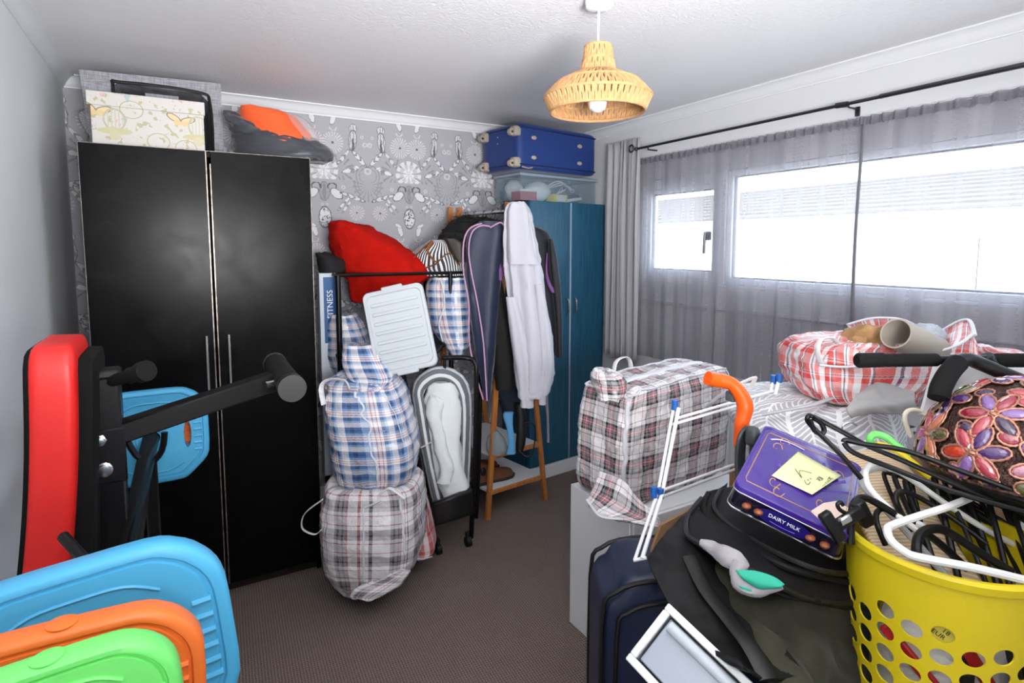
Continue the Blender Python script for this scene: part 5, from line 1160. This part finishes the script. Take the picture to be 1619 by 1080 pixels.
# sticky note
nt = thing('sticky_note', 'pale yellow handwritten sticky note on top of the purple tin', 'note', tuple(tinp(.5, .5, .001)))
pap = mat('yellow_paper', '#e9ebae', .8); inkm = mat('pen_ink', '#2b2d3a', .5)
def nproj(x, y, w=.003):
    d = fw+rt*((x-CX)/F)-up*((y-CY)/F); n_ = mt.to_3x3() @ V((0, 0, 1)); o_ = mt @ V((0, 0, w)); t_ = (o_-CAMP).dot(n_)/d.dot(n_); return CAMP+d*t_
A_, B_, C_, D_ = (1220, 752), (1262, 714), (1330, 752), (1284, 782)
def nq(u, v, w=.002):
    x = (1-u)*(1-v)*A_[0]+(1-u)*v*B_[0]+u*v*C_[0]+u*(1-v)*D_[0]; y = (1-u)*(1-v)*A_[1]+(1-u)*v*B_[1]+u*v*C_[1]+u*(1-v)*D_[1]; return nproj(x, y, w)
obj('paper', G().grid(lambda u, v: nq(u, v, .0015+.008*max(0, u-.55)**2*2), 12, 8), pap, nt, solid=.0006)
def ink(pts): obj('handwriting', G().tube([nproj(x, y, .0045) for x, y in pts], .0007, 5, sm=3), inkm, nt)
ink([(1257, 741), (1268, 756), (1264, 744), (1283, 748)]); ink([(1281, 762), (1278, 766), (1274, 764), (1272, 759)])
for x, y in ((1276, 758), (1280, 756)): ink([(x, y), (x+3, y+2)])
nu_ = nproj(1300, 757)-nproj(1316, 770); nm = frame_mx(nproj(1311, 762, .005), nproj(1318, 772)-nproj(1309, 752), nproj(1325, 764)-nproj(1311, 762))
text('handwriting', 'SEWING', .0155, frame_mx(nproj(1309, 763, .0045), nproj(1300, 776)-nproj(1317, 752), nproj(1316, 766)-nproj(1309, 763)), inkm, nt, .0002); text('handwriting', 'Kit', .0165, frame_mx(nproj(1296, 757, .0045), nproj(1288, 766)-nproj(1300, 750), nproj(1303, 761)-nproj(1296, 757)), inkm, nt, .0002)
# yellow basket
M['yellow'] = mat('yellow_plastic', '#dec71c', .42)
bx, by, bz, br, bh = 1.292, .520, .98, .172, .455
yb_ = thing('laundry_basket', 'bright yellow perforated plastic laundry basket full of coat hangers', 'basket', (bx, by, bz-bh))
def cone(a, z, off=0): rr_ = br*(.80+.20*(z-(bz-bh))/bh)+off; return V((bx+rr_*cos(a), by+rr_*sin(a), z))
g = G(); kinds = []; holes_ = []; NC = 22; cellh = .044; hw_, hh_ = .0175, .0155
for c in range(NC):
    a0, a1 = 2*PI*c/NC, 2*PI*(c+1)/NC; am = (a0+a1)/2
    top_solid = .082+.011*abs(((c+1) % 8)-4)+(.5*cellh if c % 2 else 0)
    zt_ = bz-.012; zs_ = bz-top_solid; nrow = int((zs_-(bz-bh)-.03)/cellh); zb0 = zs_-nrow*cellh
    for off, fl in ((0, 0), (-.003, 1)):
        def put(ids): g.f.append(tuple(ids if not fl else ids[::-1])); g.uv.append(None); kinds.append(fl)
        for z0, z1 in ((bz-bh, zb0), (zs_, zt_)):
            o = len(g.v); g.v.extend([cone(a0, z0, off), cone(am, z0, off), cone(a1, z0, off), cone(a1, z1, off), cone(am, z1, off), cone(a0, z1, off)]); put([o, o+1, o+4, o+5]); put([o+1, o+2, o+3, o+4])
        for r_ in range(nrow):
            z0 = zb0+r_*cellh; zc = z0+cellh/2; R0 = br*(.80+.20*(zc-(bz-bh))/bh); n = 24; o = len(g.v); inner = []; outerp = []
            holes_.append(cone(am, zc, -.010))
            for k in range(n):
                t_ = 2*PI*k/n; mm_ = max(abs(cos(t_)), abs(sin(t_)))
                inner.append((am+(hw_*cos(t_)+.003*sin(t_))/R0, zc+hh_*sin(t_)-.003*cos(t_))); outerp.append((am+(a1-a0)/2*cos(t_)/mm_, zc+cellh/2*sin(t_)/mm_))
            g.v.extend([cone(p[0], p[1], off) for p in inner]+[cone(p[0], p[1], off) for p in outerp])
            for k in range(n): put([o+k, o+n+k, o+n+(k+1) % n, o+(k+1) % n])
            if fl:
                o2 = len(g.v); g.v.extend([cone(p[0], p[1], 0) for p in inner]+[cone(p[0], p[1], -.003) for p in inner])
                for k in range(n): g.f.append((o2+k, o2+(k+1) % n, o2+n+(k+1) % n, o2+n+k)); g.uv.append(None); kinds.append(2)
wl = obj('perforated_wall', g, 'yellow', yb_, ang=180); me = wl.data
nl_ = []; base_ = V((bx, by, bz-bh))
for f, kd in zip(me.polygons, kinds):
    for vi in f.vertices:
        if kd == 2: nl_.append(tuple(f.normal)); continue
        c_ = me.vertices[vi].co; q_ = V((c_.x, c_.y, 0)).normalized()*(1 if kd == 0 else -1); nl_.append(tuple(q_))
me.normals_split_custom_set(nl_)
obj('rim', G().lathe([(br-.006, bz-.022), (br+.004, bz-.020), (br+.006, bz-.006), (br+.002, bz), (br-.005, bz), (br-.006, bz-.022)], 72, (bx, by, 0), caps=False), 'yellow', yb_); obj('base', G().lathe([(br*.80, bz-bh), (br*.80, bz-bh+.005)], 60, (bx, by, 0)), 'yellow', yb_)
# inside: plastic bag, dark fabric, price ticket
g = G().sph((bx+.0, by+.0, bz-.27), (.112, .110, .17), 24, 16).crumple(.018, 12, seed=4)
tag(obj('carrier_bag', g, stripes('red_print_plastic', '#b9262c', '#e2e2e0', .11, .28, .12, .4, 7) if False else mat('crinkled_white_plastic', '#dededc', .3, bump=.5, bs=25, bd=.01)), 'crumpled white carrier bag seen through the holes of the yellow basket', 'bag')
for k, (a, c_) in enumerate(((200, '#a3161c'), (238, '#a3161c'), (262, '#141416'), (282, '#141416'), (222, '#141416'), (302, '#2b1d4a'))):
    aa = math.radians(a); R0 = br*.87-.018; cpt = V((bx+R0*cos(aa), by+R0*sin(aa), bz-.23+.02*(k % 3)))
    m_ = frame_mx(cpt, V((-sin(aa), cos(aa), .3)), V((0, 0, 1))); gg = G().box((0, 0, 0), (.022, .22, .012), None, .003)
    tag(obj('hanger_bar', G().add(gg.v, gg.f, None, m_ @ Matrix.Rotation(.5-.2*k, 4, 'Z')), mat('bar_%d' % k, c_, .45)), ('dark red plastic strip behind the left holes of the basket', 'dark red plastic strip behind the front holes of the basket', 'black plastic strip behind the middle holes of the basket', 'black plastic strip behind the right holes of the basket', 'black plastic strip between two red strips in the basket', 'dark violet plastic strip behind the rightmost holes of the basket')[k], 'strip')
tk = thing('price_ticket', 'round yellow price ticket reading 18 EUR inside the yellow basket', 'ticket', tuple(atp(1497, 990, Y=.42)))
def pixel(p):
    q = p-CAMP; t_ = q.dot(fw); return (CX+F*q.dot(rt)/t_, CY-F*q.dot(up)/t_)
pk = min(holes_, key=lambda p: abs(pixel(p)[0]-1500)+abs(pixel(p)[1]-992)+(1000 if (p-CAMP).dot(fw) > bx*.5+by*.865 else 0)).copy()
nrm_ = (V((bx, by, 0))-V((pk.x, pk.y, 0))).normalized(); mk = frame_mx(pk, V((0, 0, 1)).cross(nrm_)*-1+V((0, 0, -.5)), V((0, 0, 1)))
obj('disc', G().lathe([(.03, 0), (.03, .001)], 28, (0, 0, 0), mk), mat('ticket_yellow', '#cfc04a', .5), tk)
text('lettering', '18', .012, mk @ Matrix.Translation((.003, .004, .0015)), M['black'], tk, .0002); text('lettering', 'EUR', .012, mk @ Matrix.Translation((-.003, -.008, .0015)), M['black'], tk, .0002)
# straw mat in the basket
M['straw'] = stripes('beige_braided_straw', '#c9ae8a', '#e2cdaf', .009, .45, 0, .85, 10, 1)
g = G().patch([[(1312, 735, 1.42), (1345, 717, 1.46), (1400, 716, 1.46), (1428, 735, 1.44)], [(1335, 785, 1.32), (1378, 775, 1.34), (1430, 775, 1.34), (1470, 785, 1.32)], [(1372, 850, 1.22), (1415, 850, 1.24), (1460, 850, 1.24), (1510, 860, 1.22)], [(1400, 900, 1.18), (1440, 905, 1.18), (1500, 920, 1.16), (1560, 935, 1.15)]], 24, 40)
tag(obj('straw_mat', g, 'straw', solid=.012), 'beige braided straw mat standing in the yellow basket behind the hangers', 'mat')
# hangers
M['bplas'] = mat('black_hanger_plastic', '#0a0a0b', .35, spec=.35); M['wplas'] = mat('white_hanger_plastic', '#dcdcda', .35)
def hang(label, paths, m, r=.0055, D=1.1, name='coat_hanger', cat='hanger', group='coat hangers heaped in the yellow basket', hooks=()):
    P0 = paths[0][0]; t = thing(name, label, cat, tuple(at(P0[0], P0[1], P0[2] if len(P0) > 2 else D)), group)
    for k, pth in enumerate(paths): obj('bar' if k else 'body', G().tube([at(p[0], p[1], p[2] if len(p) > 2 else D) for p in pth], r, 9, sm=4), m, t)
    for pth in hooks: obj('hook', G().tube([at(p[0], p[1], p[2] if len(p) > 2 else D) for p in pth], .0022, 7, sm=5), 'chrome', t)
    return t
hang('white plastic hanger lying across the front of the basket, its tip at the rim', [[(1540, 785, 1.22), (1500, 801, 1.13), (1450, 817, 1.10), (1410, 831, 1.07), (1403, 840, 1.05), (1410, 856, 1.03), (1430, 872, 1.01), (1452, 881, 1.0), (1540, 898, .99), (1640, 922, .98)]], 'wplas', .0072)
hang('white plastic hanger standing in the middle of the basket before the straw mat', [[(1400, 737, 1.24), (1386, 733, 1.24), (1373, 738, 1.23), (1368, 752, 1.21), (1377, 775, 1.19), (1410, 808, 1.16), (1447, 836, 1.13), (1460, 841, 1.12), (1461, 833, 1.12), (1450, 828, 1.13)], [(1400, 737, 1.24), (1432, 752, 1.23), (1490, 793, 1.21), (1560, 838, 1.19), (1640, 880, 1.17)]], 'wplas', .0062)
hang('pale grey plastic hanger close behind the white one in the basket', [[(1400, 740, 1.28), (1378, 741, 1.27), (1364, 752, 1.26), (1366, 770, 1.25), (1400, 805, 1.22), (1450, 860, 1.19), (1500, 915, 1.15)]], mat('grey_hanger_plastic', '#a9adad', .4), .0075)
hang('long black hanger leaning out to the left over the purple tin', [[(1362, 757, 1.2), (1330, 720, 1.22), (1300, 690, 1.25), (1279, 669, 1.27), (1277, 660, 1.27), (1286, 659, 1.27), (1330, 682, 1.25), (1374, 706, 1.23), (1420, 725, 1.2), (1520, 770, 1.15), (1640, 820, 1.1)], [(1281, 664, 1.26), (1287, 680, 1.26), (1298, 686, 1.26), (1303, 680, 1.26), (1297, 668, 1.26), (1286, 661, 1.26)]], 'bplas')
hang('black hanger crossing the heap just below the jewelled lampshade', [[(1334, 699, 1.22), (1338, 696, 1.22), (1370, 703, 1.21), (1430, 712, 1.19), (1520, 745, 1.13), (1640, 790, 1.08)], [(1334, 700, 1.22), (1350, 716, 1.21), (1410, 740, 1.19), (1500, 775, 1.13), (1640, 815, 1.07)]], 'bplas')
hang('black hanger with a looped end resting on the basket rim beside the clip', [[(1345, 860, 1.14), (1346, 820, 1.15), (1350, 797, 1.16), (1364, 787, 1.17), (1385, 795, 1.17), (1430, 822, 1.15), (1480, 855, 1.14), (1530, 900, 1.12)]], 'bplas', .0075)
hang('black hanger with a rounded loop below the white hanger', [[(1452, 885, 1.05), (1449, 865, 1.06), (1455, 845, 1.08), (1475, 836, 1.1), (1500, 842, 1.11), (1550, 875, 1.1), (1600, 905, 1.08)]], 'bplas', .0085)
hang('black hanger loop in front of the straw mat', [[(1400, 862, 1.16), (1387, 830, 1.17), (1386, 812, 1.18), (1396, 805, 1.18), (1420, 815, 1.18), (1470, 850, 1.15)]], 'bplas', .0055)
hang('black hanger loop higher in front of the straw mat', [[(1440, 840, 1.2), (1420, 800, 1.21), (1417, 782, 1.22), (1426, 777, 1.22), (1450, 785, 1.22), (1500, 815, 1.2), (1560, 860, 1.16)]], 'bplas', .0055)
rnd = random.Random(11)
for k in range(13):
    x0_ = 1400+k*16+rnd.uniform(-6, 6); y0_ = 752+rnd.uniform(-12, 20)+k*2; d0 = 1.30-.008*k+rnd.uniform(-.02, .02); sl = rnd.uniform(40, 120)
    pth = [(x0_+sl, y0_+190, d0-.14), (x0_+sl*.5, y0_+90, d0-.06), (x0_, y0_, d0), (x0_+8, y0_-9, d0), (x0_+60, y0_+12, d0-.02), (x0_+160, y0_+75, d0-.06)]
    hang('black hanger packed in the basket, %s from the left behind the white hanger' % ('first second third fourth fifth sixth seventh eighth ninth tenth eleventh twelfth thirteenth'.split()[k]), [pth], 'bplas', .0048+.001*(k % 3))
ch = thing('clip_hanger', 'black clip trouser hanger hooked on the left rim of the basket', 'hanger', tuple(at(1320, 830, 1.12)), None)
def cbx(x, y, d, size, rot): 
    m_ = frame_mx(at(x, y, d), rt*cos(rot)-up*sin(rot), up*cos(rot)+rt*sin(rot)); gg = G().box((0, 0, 0), size, None, .003); return G().add(gg.v, gg.f, None, m_)
obj('clip', cbx(1316, 833, 1.09, (.062, .024, .016), 1.0), 'bplas', ch); obj('clip', cbx(1364, 812, 1.15, (.052, .026, .02), 1.1), 'bplas', ch); obj('bar', cbx(1338, 822, 1.12, (.075, .022, .014), -.55), 'bplas', ch)
obj('spring', cbx(1336, 822, 1.104, (.026, .015, .010), -.5), 'chrome', ch); obj('hook', G().tube([at(x, y, 1.12) for x, y in ((1338, 812), (1328, 806), (1324, 798), (1329, 794), (1333, 799))], .004, 8, sm=4), 'bplas', ch)
hang('silver wire hanger with its hook turned up beside the green hanger', [[(1345, 692, 1.3), (1372, 702, 1.28), (1430, 712, 1.25), (1520, 735, 1.2)]], 'chrome', .0018, hooks=[[(1355, 673, 1.3), (1345, 668, 1.3), (1333, 673, 1.3), (1333, 683, 1.3), (1345, 692, 1.3)]])
hang('second silver wire hanger whose hook lies flat over the tin', [[(1312, 672, 1.32), (1330, 680, 1.31), (1360, 697, 1.29), (1420, 720, 1.25)]], 'chrome', .0018, hooks=[[(1350, 686, 1.3), (1340, 684, 1.3), (1322, 674, 1.31), (1310, 671, 1.32)]])
hang('lime green plastic hanger half hidden behind the jewelled lampshade', [[(1377, 702, 1.34), (1376, 692, 1.34), (1386, 687, 1.34), (1402, 692, 1.33), (1416, 704, 1.32), (1440, 720, 1.3)]], grn, .0085)
hang('yellow plastic hanger just below the lime green one', [[(1385, 703, 1.3), (1412, 710, 1.29), (1440, 730, 1.27), (1470, 755, 1.25)]], 'yellow', .008)
hang('ivory plastic hanger hook left of the jewelled lampshade', [[(1440, 690, 1.4), (1431, 665, 1.4), (1433, 652, 1.4), (1445, 648, 1.4), (1460, 652, 1.4)]], mat('ivory_plastic', '#e9e4cf', .4), .0055)
# jewelled lampshade
jc = at(1630, 738, 1.22); jr, jh = .200, .185
M['copper'] = mat('antique_copper', '#4a332d', .45, .6, var=.8, vs=90, bump=1.0, bs=130, bd=.008); M['rosegold'] = mat('pink_copper_filigree', '#b98570', .35, .65, var=.3, vs=200)
jl = thing('jewelled_lampshade', 'domed lampshade covered in oval coloured gems set in copper', 'lampshade', tuple(jc))
def dome(az, el, off=0): return jc+V(((jr+off)*cos(el)*cos(az), (jr+off)*cos(el)*sin(az), (jh+off)*sin(el)))
obj('dome', G().lathe([((jr-.004)*cos(e_), (jh-.004)*sin(e_)) for e_ in [PI/2*k/16 for k in range(16)]]+[(.002, jh-.004)], 56, tuple(jc)), 'copper', jl)
gcols = ['#a83a78', '#b4381c', '#4a2a68', '#4f4b22', '#a83c48', '#7d5a98', '#b56a48', '#33193f', '#8d1c34', '#6a6850', '#b87f8e']
gm_ = [mat('gem_glass_%d' % k, c, .08, 0, .9, coat=.8, var=.45, vs=60) for k, c in enumerate(gcols)]
gp = G().sph((0, 0, 0), (1, .46, .30), 10, 6); rp_ = G().tube([(1.07*cos(t_), .50*sin(t_), 0) for t_ in [2*PI*k/26 for k in range(26)]], [.075+.06*(k % 2) for k in range(26)], 6, closed=True)
gemg = {}
def mesh_of(g, name):
    me = bpy.data.meshes.new(name); me.from_pydata(g.v, [], g.f); me.shade_smooth(); return me
me_g = mesh_of(gp, 'gem'); me_r = mesh_of(rp_, 'gem_setting'); me_r.materials.append(M['rosegold'])
gpr = G().sph((0, 0, 0), (1, 1, .5), 10, 6); me_c = mesh_of(gpr, 'stud'); me_c.materials.append(M['rosegold'])
gm_mesh = []
for m_ in gm_:
    q = me_g.copy(); q.materials.append(m_); q.shade_flat(); gm_mesh.append(q)
rnd = random.Random(5)
def gem(az, el, ang, L, wfac=1):
    p = dome(az, el); n_ = V((cos(el)*cos(az)/jr, cos(el)*sin(az)/jr, sin(el)/jh)).normalized(); e1 = V((-sin(az), cos(az), 0)); e2 = n_.cross(e1)
    x = e1*cos(ang)+e2*sin(ang); y = n_.cross(x); m4 = Matrix((x, y, n_)).transposed().to_4x4(); m4.translation = p-jc
    o = bpy.data.objects.new('gem', rnd.choice(gm_mesh)); COL.objects.link(o); o.parent = jl; o.matrix_basis = m4 @ Matrix.Diagonal((L, L*wfac, L*.8, 1))
    s_ = bpy.data.objects.new('gem_setting', me_r); COL.objects.link(s_); s_.parent = jl; s_.matrix_basis = m4 @ Matrix.Diagonal((L*1.03, L*wfac*1.06, L*.8, 1))
def flower(az, el, R_, np_, L, w):
    n_ = V((cos(el)*cos(az)/jr, cos(el)*sin(az)/jr, sin(el)/jh)).normalized()
    for k in range(np_):
        a = 2*PI*k/np_+.3; da = R_*cos(a)/(jr*max(cos(el), .15)); de = R_*sin(a)/jr
        e2 = max(.03, min(1.5, el+de)); gem(az+da, e2, a, L, w)
    o = bpy.data.objects.new('stud', me_c); COL.objects.link(o); o.parent = jl; o.location = dome(az, el)-jc; o.scale = (.009,)*3
for el, cnt, off in ((.30, 10, 0), (.78, 7, .3), (1.22, 3, .1)):
    for k in range(cnt): flower(2*PI*k/cnt+off+3.6, el, .035, 6, .0250, 1.05)
for el, cnt, off in ((.06, 22, 0), (.54, 14, .1), (1.02, 8, .2)):
    for k in range(cnt): gem(2*PI*k/cnt+off, el, rnd.uniform(-.4, .4), .017, 1.5)
obj('rim', G().tube([jc+V((jr*cos(t_), jr*sin(t_), -.002)) for t_ in [2*PI*k/64 for k in range(64)]], .0045, 7, closed=True), 'copper', jl)
g = G().lathe([(jr*.93, -.03), (jr*.96, 0)], 48, tuple(jc), caps=False); obj('inner_collar', g, 'black', jl, solid=.003)
# silver leaf-print bag
lb = thing('bedding_bag', 'silver and white leaf-print bedding bag below the red plaid bag', 'bag', tuple(at(1330, 770, 1.65)))
g = G().rows([(628, 1325, 1375, .14, 1.85), (640, 1262, 1440, .28, 1.78), (656, 1212, 1465, .38, 1.70), (690, 1210, 1478, .44, 1.62), (730, 1232, 1480, .46, 1.58), (770, 1250, 1480, .44, 1.55), (800, 1262, 1480, .40, 1.54)], sub=6, k=2.6, n=60).crumple(.014, 8, seed=33).crumple(.007, 22, seed=34, ridge=.9); obj('body', g, 'leaf', lb)
obj('piping', ribbon([at(x, y, d) for x, y, d in ((1206, 656, 1.70), (1235, 650, 1.68), (1285, 640, 1.70), (1322, 628, 1.76), (1345, 632, 1.76))], .010, .5), mat('grey_binding', '#b7b7bd', .6), lb)
# red plaid bag
rbg = thing('laundry_bag', 'open red plaid laundry bag holding a cardboard tube against the voile', 'bag', tuple(at(1400, 640, 1.85)))
g = G().rows([(548, 1320, 1520, .22), (556, 1300, 1535, .30), (575, 1293, 1540, .34), (600, 1294, 1530, .34), (622, 1300, 1500, .32), (638, 1312, 1480, .26), (644, 1330, 1460, .18)], D=1.72, sub=7, k=3, n=60).crumple(.020, 7, seed=51, ridge=.6).crumple(.009, 22, seed=52, ridge=.9); obj('body', g, 'plaidr', rbg)
def rimpatch(c): return G().patch(c, 20, 10)
obj('back_flap', rimpatch([[(1338, 512, 1.98), (1380, 503, 1.98), (1425, 505, 1.98), (1460, 520, 1.96), (1500, 540, 1.94)], [(1345, 530, 1.97), (1385, 522, 1.98), (1425, 525, 1.97), (1460, 538, 1.95), (1500, 550, 1.92)], [(1335, 560, 1.9), (1385, 560, 1.92), (1425, 560, 1.92), (1460, 560, 1.9), (1500, 565, 1.88)]]).crumple(.008, 12), 'plaidr', rbg, solid=.003)
obj('left_flap', rimpatch([[(1322, 525, 1.85), (1340, 524, 1.86), (1358, 530, 1.82), (1360, 548, 1.76)], [(1312, 545, 1.78), (1325, 545, 1.75), (1345, 552, 1.72), (1362, 562, 1.70)], [(1300, 575, 1.74), (1325, 578, 1.72), (1345, 580, 1.70), (1370, 580, 1.70)]]).crumple(.008, 12), 'plaidr', rbg, solid=.003)
obj('right_flap', rimpatch([[(1490, 522, 1.9), (1515, 508, 1.86), (1533, 507, 1.82), (1540, 530, 1.74)], [(1485, 545, 1.85), (1510, 535, 1.78), (1530, 530, 1.74), (1545, 545, 1.68)], [(1480, 562, 1.72), (1500, 560, 1.70), (1525, 560, 1.68), (1548, 565, 1.66)]]).crumple(.008, 12), 'plaidr', rbg, solid=.003)
for pts in ([(1340, 513, 1.975), (1380, 503, 1.975), (1425, 505, 1.975), (1458, 520, 1.955)], [(1322, 525, 1.85), (1340, 524, 1.86), (1358, 530, 1.82), (1361, 548, 1.755)], [(1490, 522, 1.89), (1515, 508, 1.855), (1533, 507, 1.815), (1541, 530, 1.73)], [(1440, 560, 1.7), (1480, 556, 1.69), (1515, 545, 1.68), (1538, 528, 1.72)], [(1295, 577, 1.70), (1330, 580, 1.69), (1365, 578, 1.69)]):
    obj('piping', ribbon([at(*p) for p in pts], .006, .6), 'bind', rbg)
obj('handle', ribbon([at(x, y, d) for x, y, d in ((1300, 580, 1.73), (1292, 555, 1.72), (1297, 538, 1.73), (1315, 535, 1.74), (1325, 543, 1.74))], .012, .25), 'plaidr', rbg)
ct = thing('cardboard_tube', 'hollow grey cardboard tube lying in the open red plaid bag', 'tube', tuple(at(1440, 550, 1.75)))
a_, b_ = at(1416, 527, 1.66), at(1478, 556, 1.74); dz = (b_-a_).normalized(); mtb = frame_mx(a_, dz.orthogonal(), dz.cross(dz.orthogonal()))
L_ = .20; sgn = 1 if (mtb.to_3x3() @ V((0, 0, 1))).dot(dz) > 0 else -1
obj('tube_wall', G().lathe([(.040, L_*sgn), (.040, 0), (.0445, 0), (.0445, L_*sgn)], 32, (0, 0, 0), mtb, caps=False), mat('grey_board', '#a89f93', .8), ct, ang=50)
g = G().rows([(520, 1375, 1395, .05), (530, 1360, 1412, .1), (545, 1355, 1425, .12), (560, 1362, 1440, .1)], D=1.74, sub=4).crumple(.025, 16, seed=3, ridge=.8); tag(obj('wrapping_paper', g, mat('kraft_paper', '#a47f55', .75)), 'crumpled brown wrapping paper left of the cardboard tube', 'paper')
g = G().rows([(516, 1468, 1485, .05), (526, 1458, 1505, .1), (545, 1460, 1510, .12), (556, 1470, 1505, .1)], D=1.80, sub=4).crumple(.015, 20, seed=5); tag(obj('woven_cloth', g, mat('pale_blue_knit', '#b9c2cc', .9, bump=1, bs=120, bd=.006)), 'pale blue knitted cloth right of the cardboard tube in the red bag', 'cloth')
g = G().patch([[(1368, 612, 1.66), (1390, 604, 1.68), (1420, 612, 1.66), (1440, 618, 1.64)], [(1350, 630, 1.60), (1385, 618, 1.62), (1412, 628, 1.60), (1446, 622, 1.60)], [(1338, 648, 1.58), (1375, 640, 1.57), (1415, 640, 1.57), (1448, 636, 1.58)], [(1345, 660, 1.58), (1385, 655, 1.57), (1420, 655, 1.57), (1450, 645, 1.58)]], 24, 20).crumple(.010, 14, seed=6, ridge=.7); tag(obj('grey_cloth', g, mat('stone_grey_cloth', '#9b9a99', .8), solid=.004), 'stone grey folded cloth lying between the red plaid bag and the leaf-print bag', 'cloth')
# exercise bar with foam grips
pb = thing('pull_up_bar', 'black exercise bar with foam grips above the jewelled lampshade', 'exercise bar', tuple(at(1500, 590, 1.4)))
obj('bar', G().tube([at(1360, 570, 1.36), at(1700, 568, 1.36)], .0105, 14), 'black', pb)
for a, b, r_ in ((1354, 1398, .0175), (1396, 1482, .0155), (1572, 1700, .0165)): obj('foam_grip', G().tube([at(a, 570, 1.36), at(a+3, 570, 1.36), at(b-2, 569, 1.36), at(b, 569, 1.36)], [r_*.8, r_, r_, r_*.9], 18), 'foam', pb)
obj('foam_grip', G().tube([at(1514, 574, 1.33), at(1500, 590, 1.31), at(1488, 612, 1.29), at(1484, 630, 1.28)], .0215, 16, sm=3), 'foam', pb)
obj('angled_arm', G().tube([at(1514, 572, 1.33), at(1530, 568, 1.34), at(1550, 575, 1.34), at(1590, 592, 1.33), at(1640, 612, 1.32)], .016, 12, sm=4), 'black', pb)
obj('bracket', G().tube([at(1556, 564, 1.36), at(1566, 578, 1.36)], .018, 12), 'black', pb)
g = G().add([at(1478, 574, 1.42), at(1455, 655, 1.40), at(1530, 690, 1.36), at(1640, 700, 1.36), at(1640, 585, 1.42), at(1560, 578, 1.42)], [(0, 1, 2, 3, 4, 5)]); tag(obj('white_board', g, 'white', solid=.012, smooth=False), 'white flat panel standing behind the foam-gripped bar', 'panel')
g = G().rows([(548, 1548, 1570, .06), (556, 1542, 1595, .1), (562, 1545, 1640, .12), (575, 1550, 1640, .12)], D=1.72, sub=3).crumple(.01, 14); tag(obj('laundry_bag', g, 'plaidr'), 'far corner of a second red plaid bag behind the exercise bar', 'bag')
g = B(G(), 0, 0, 0, 0, 0, 0) if False else None
tag(obj('blue_carton', G().softbox(at(1605, 588, 1.52), (.2, .12, .03), Rz(-30), k=10, n=6), mat('sky_blue_card', '#6fa6c9', .5)), 'pale blue carton lid between the exercise bar and the lampshade', 'carton')
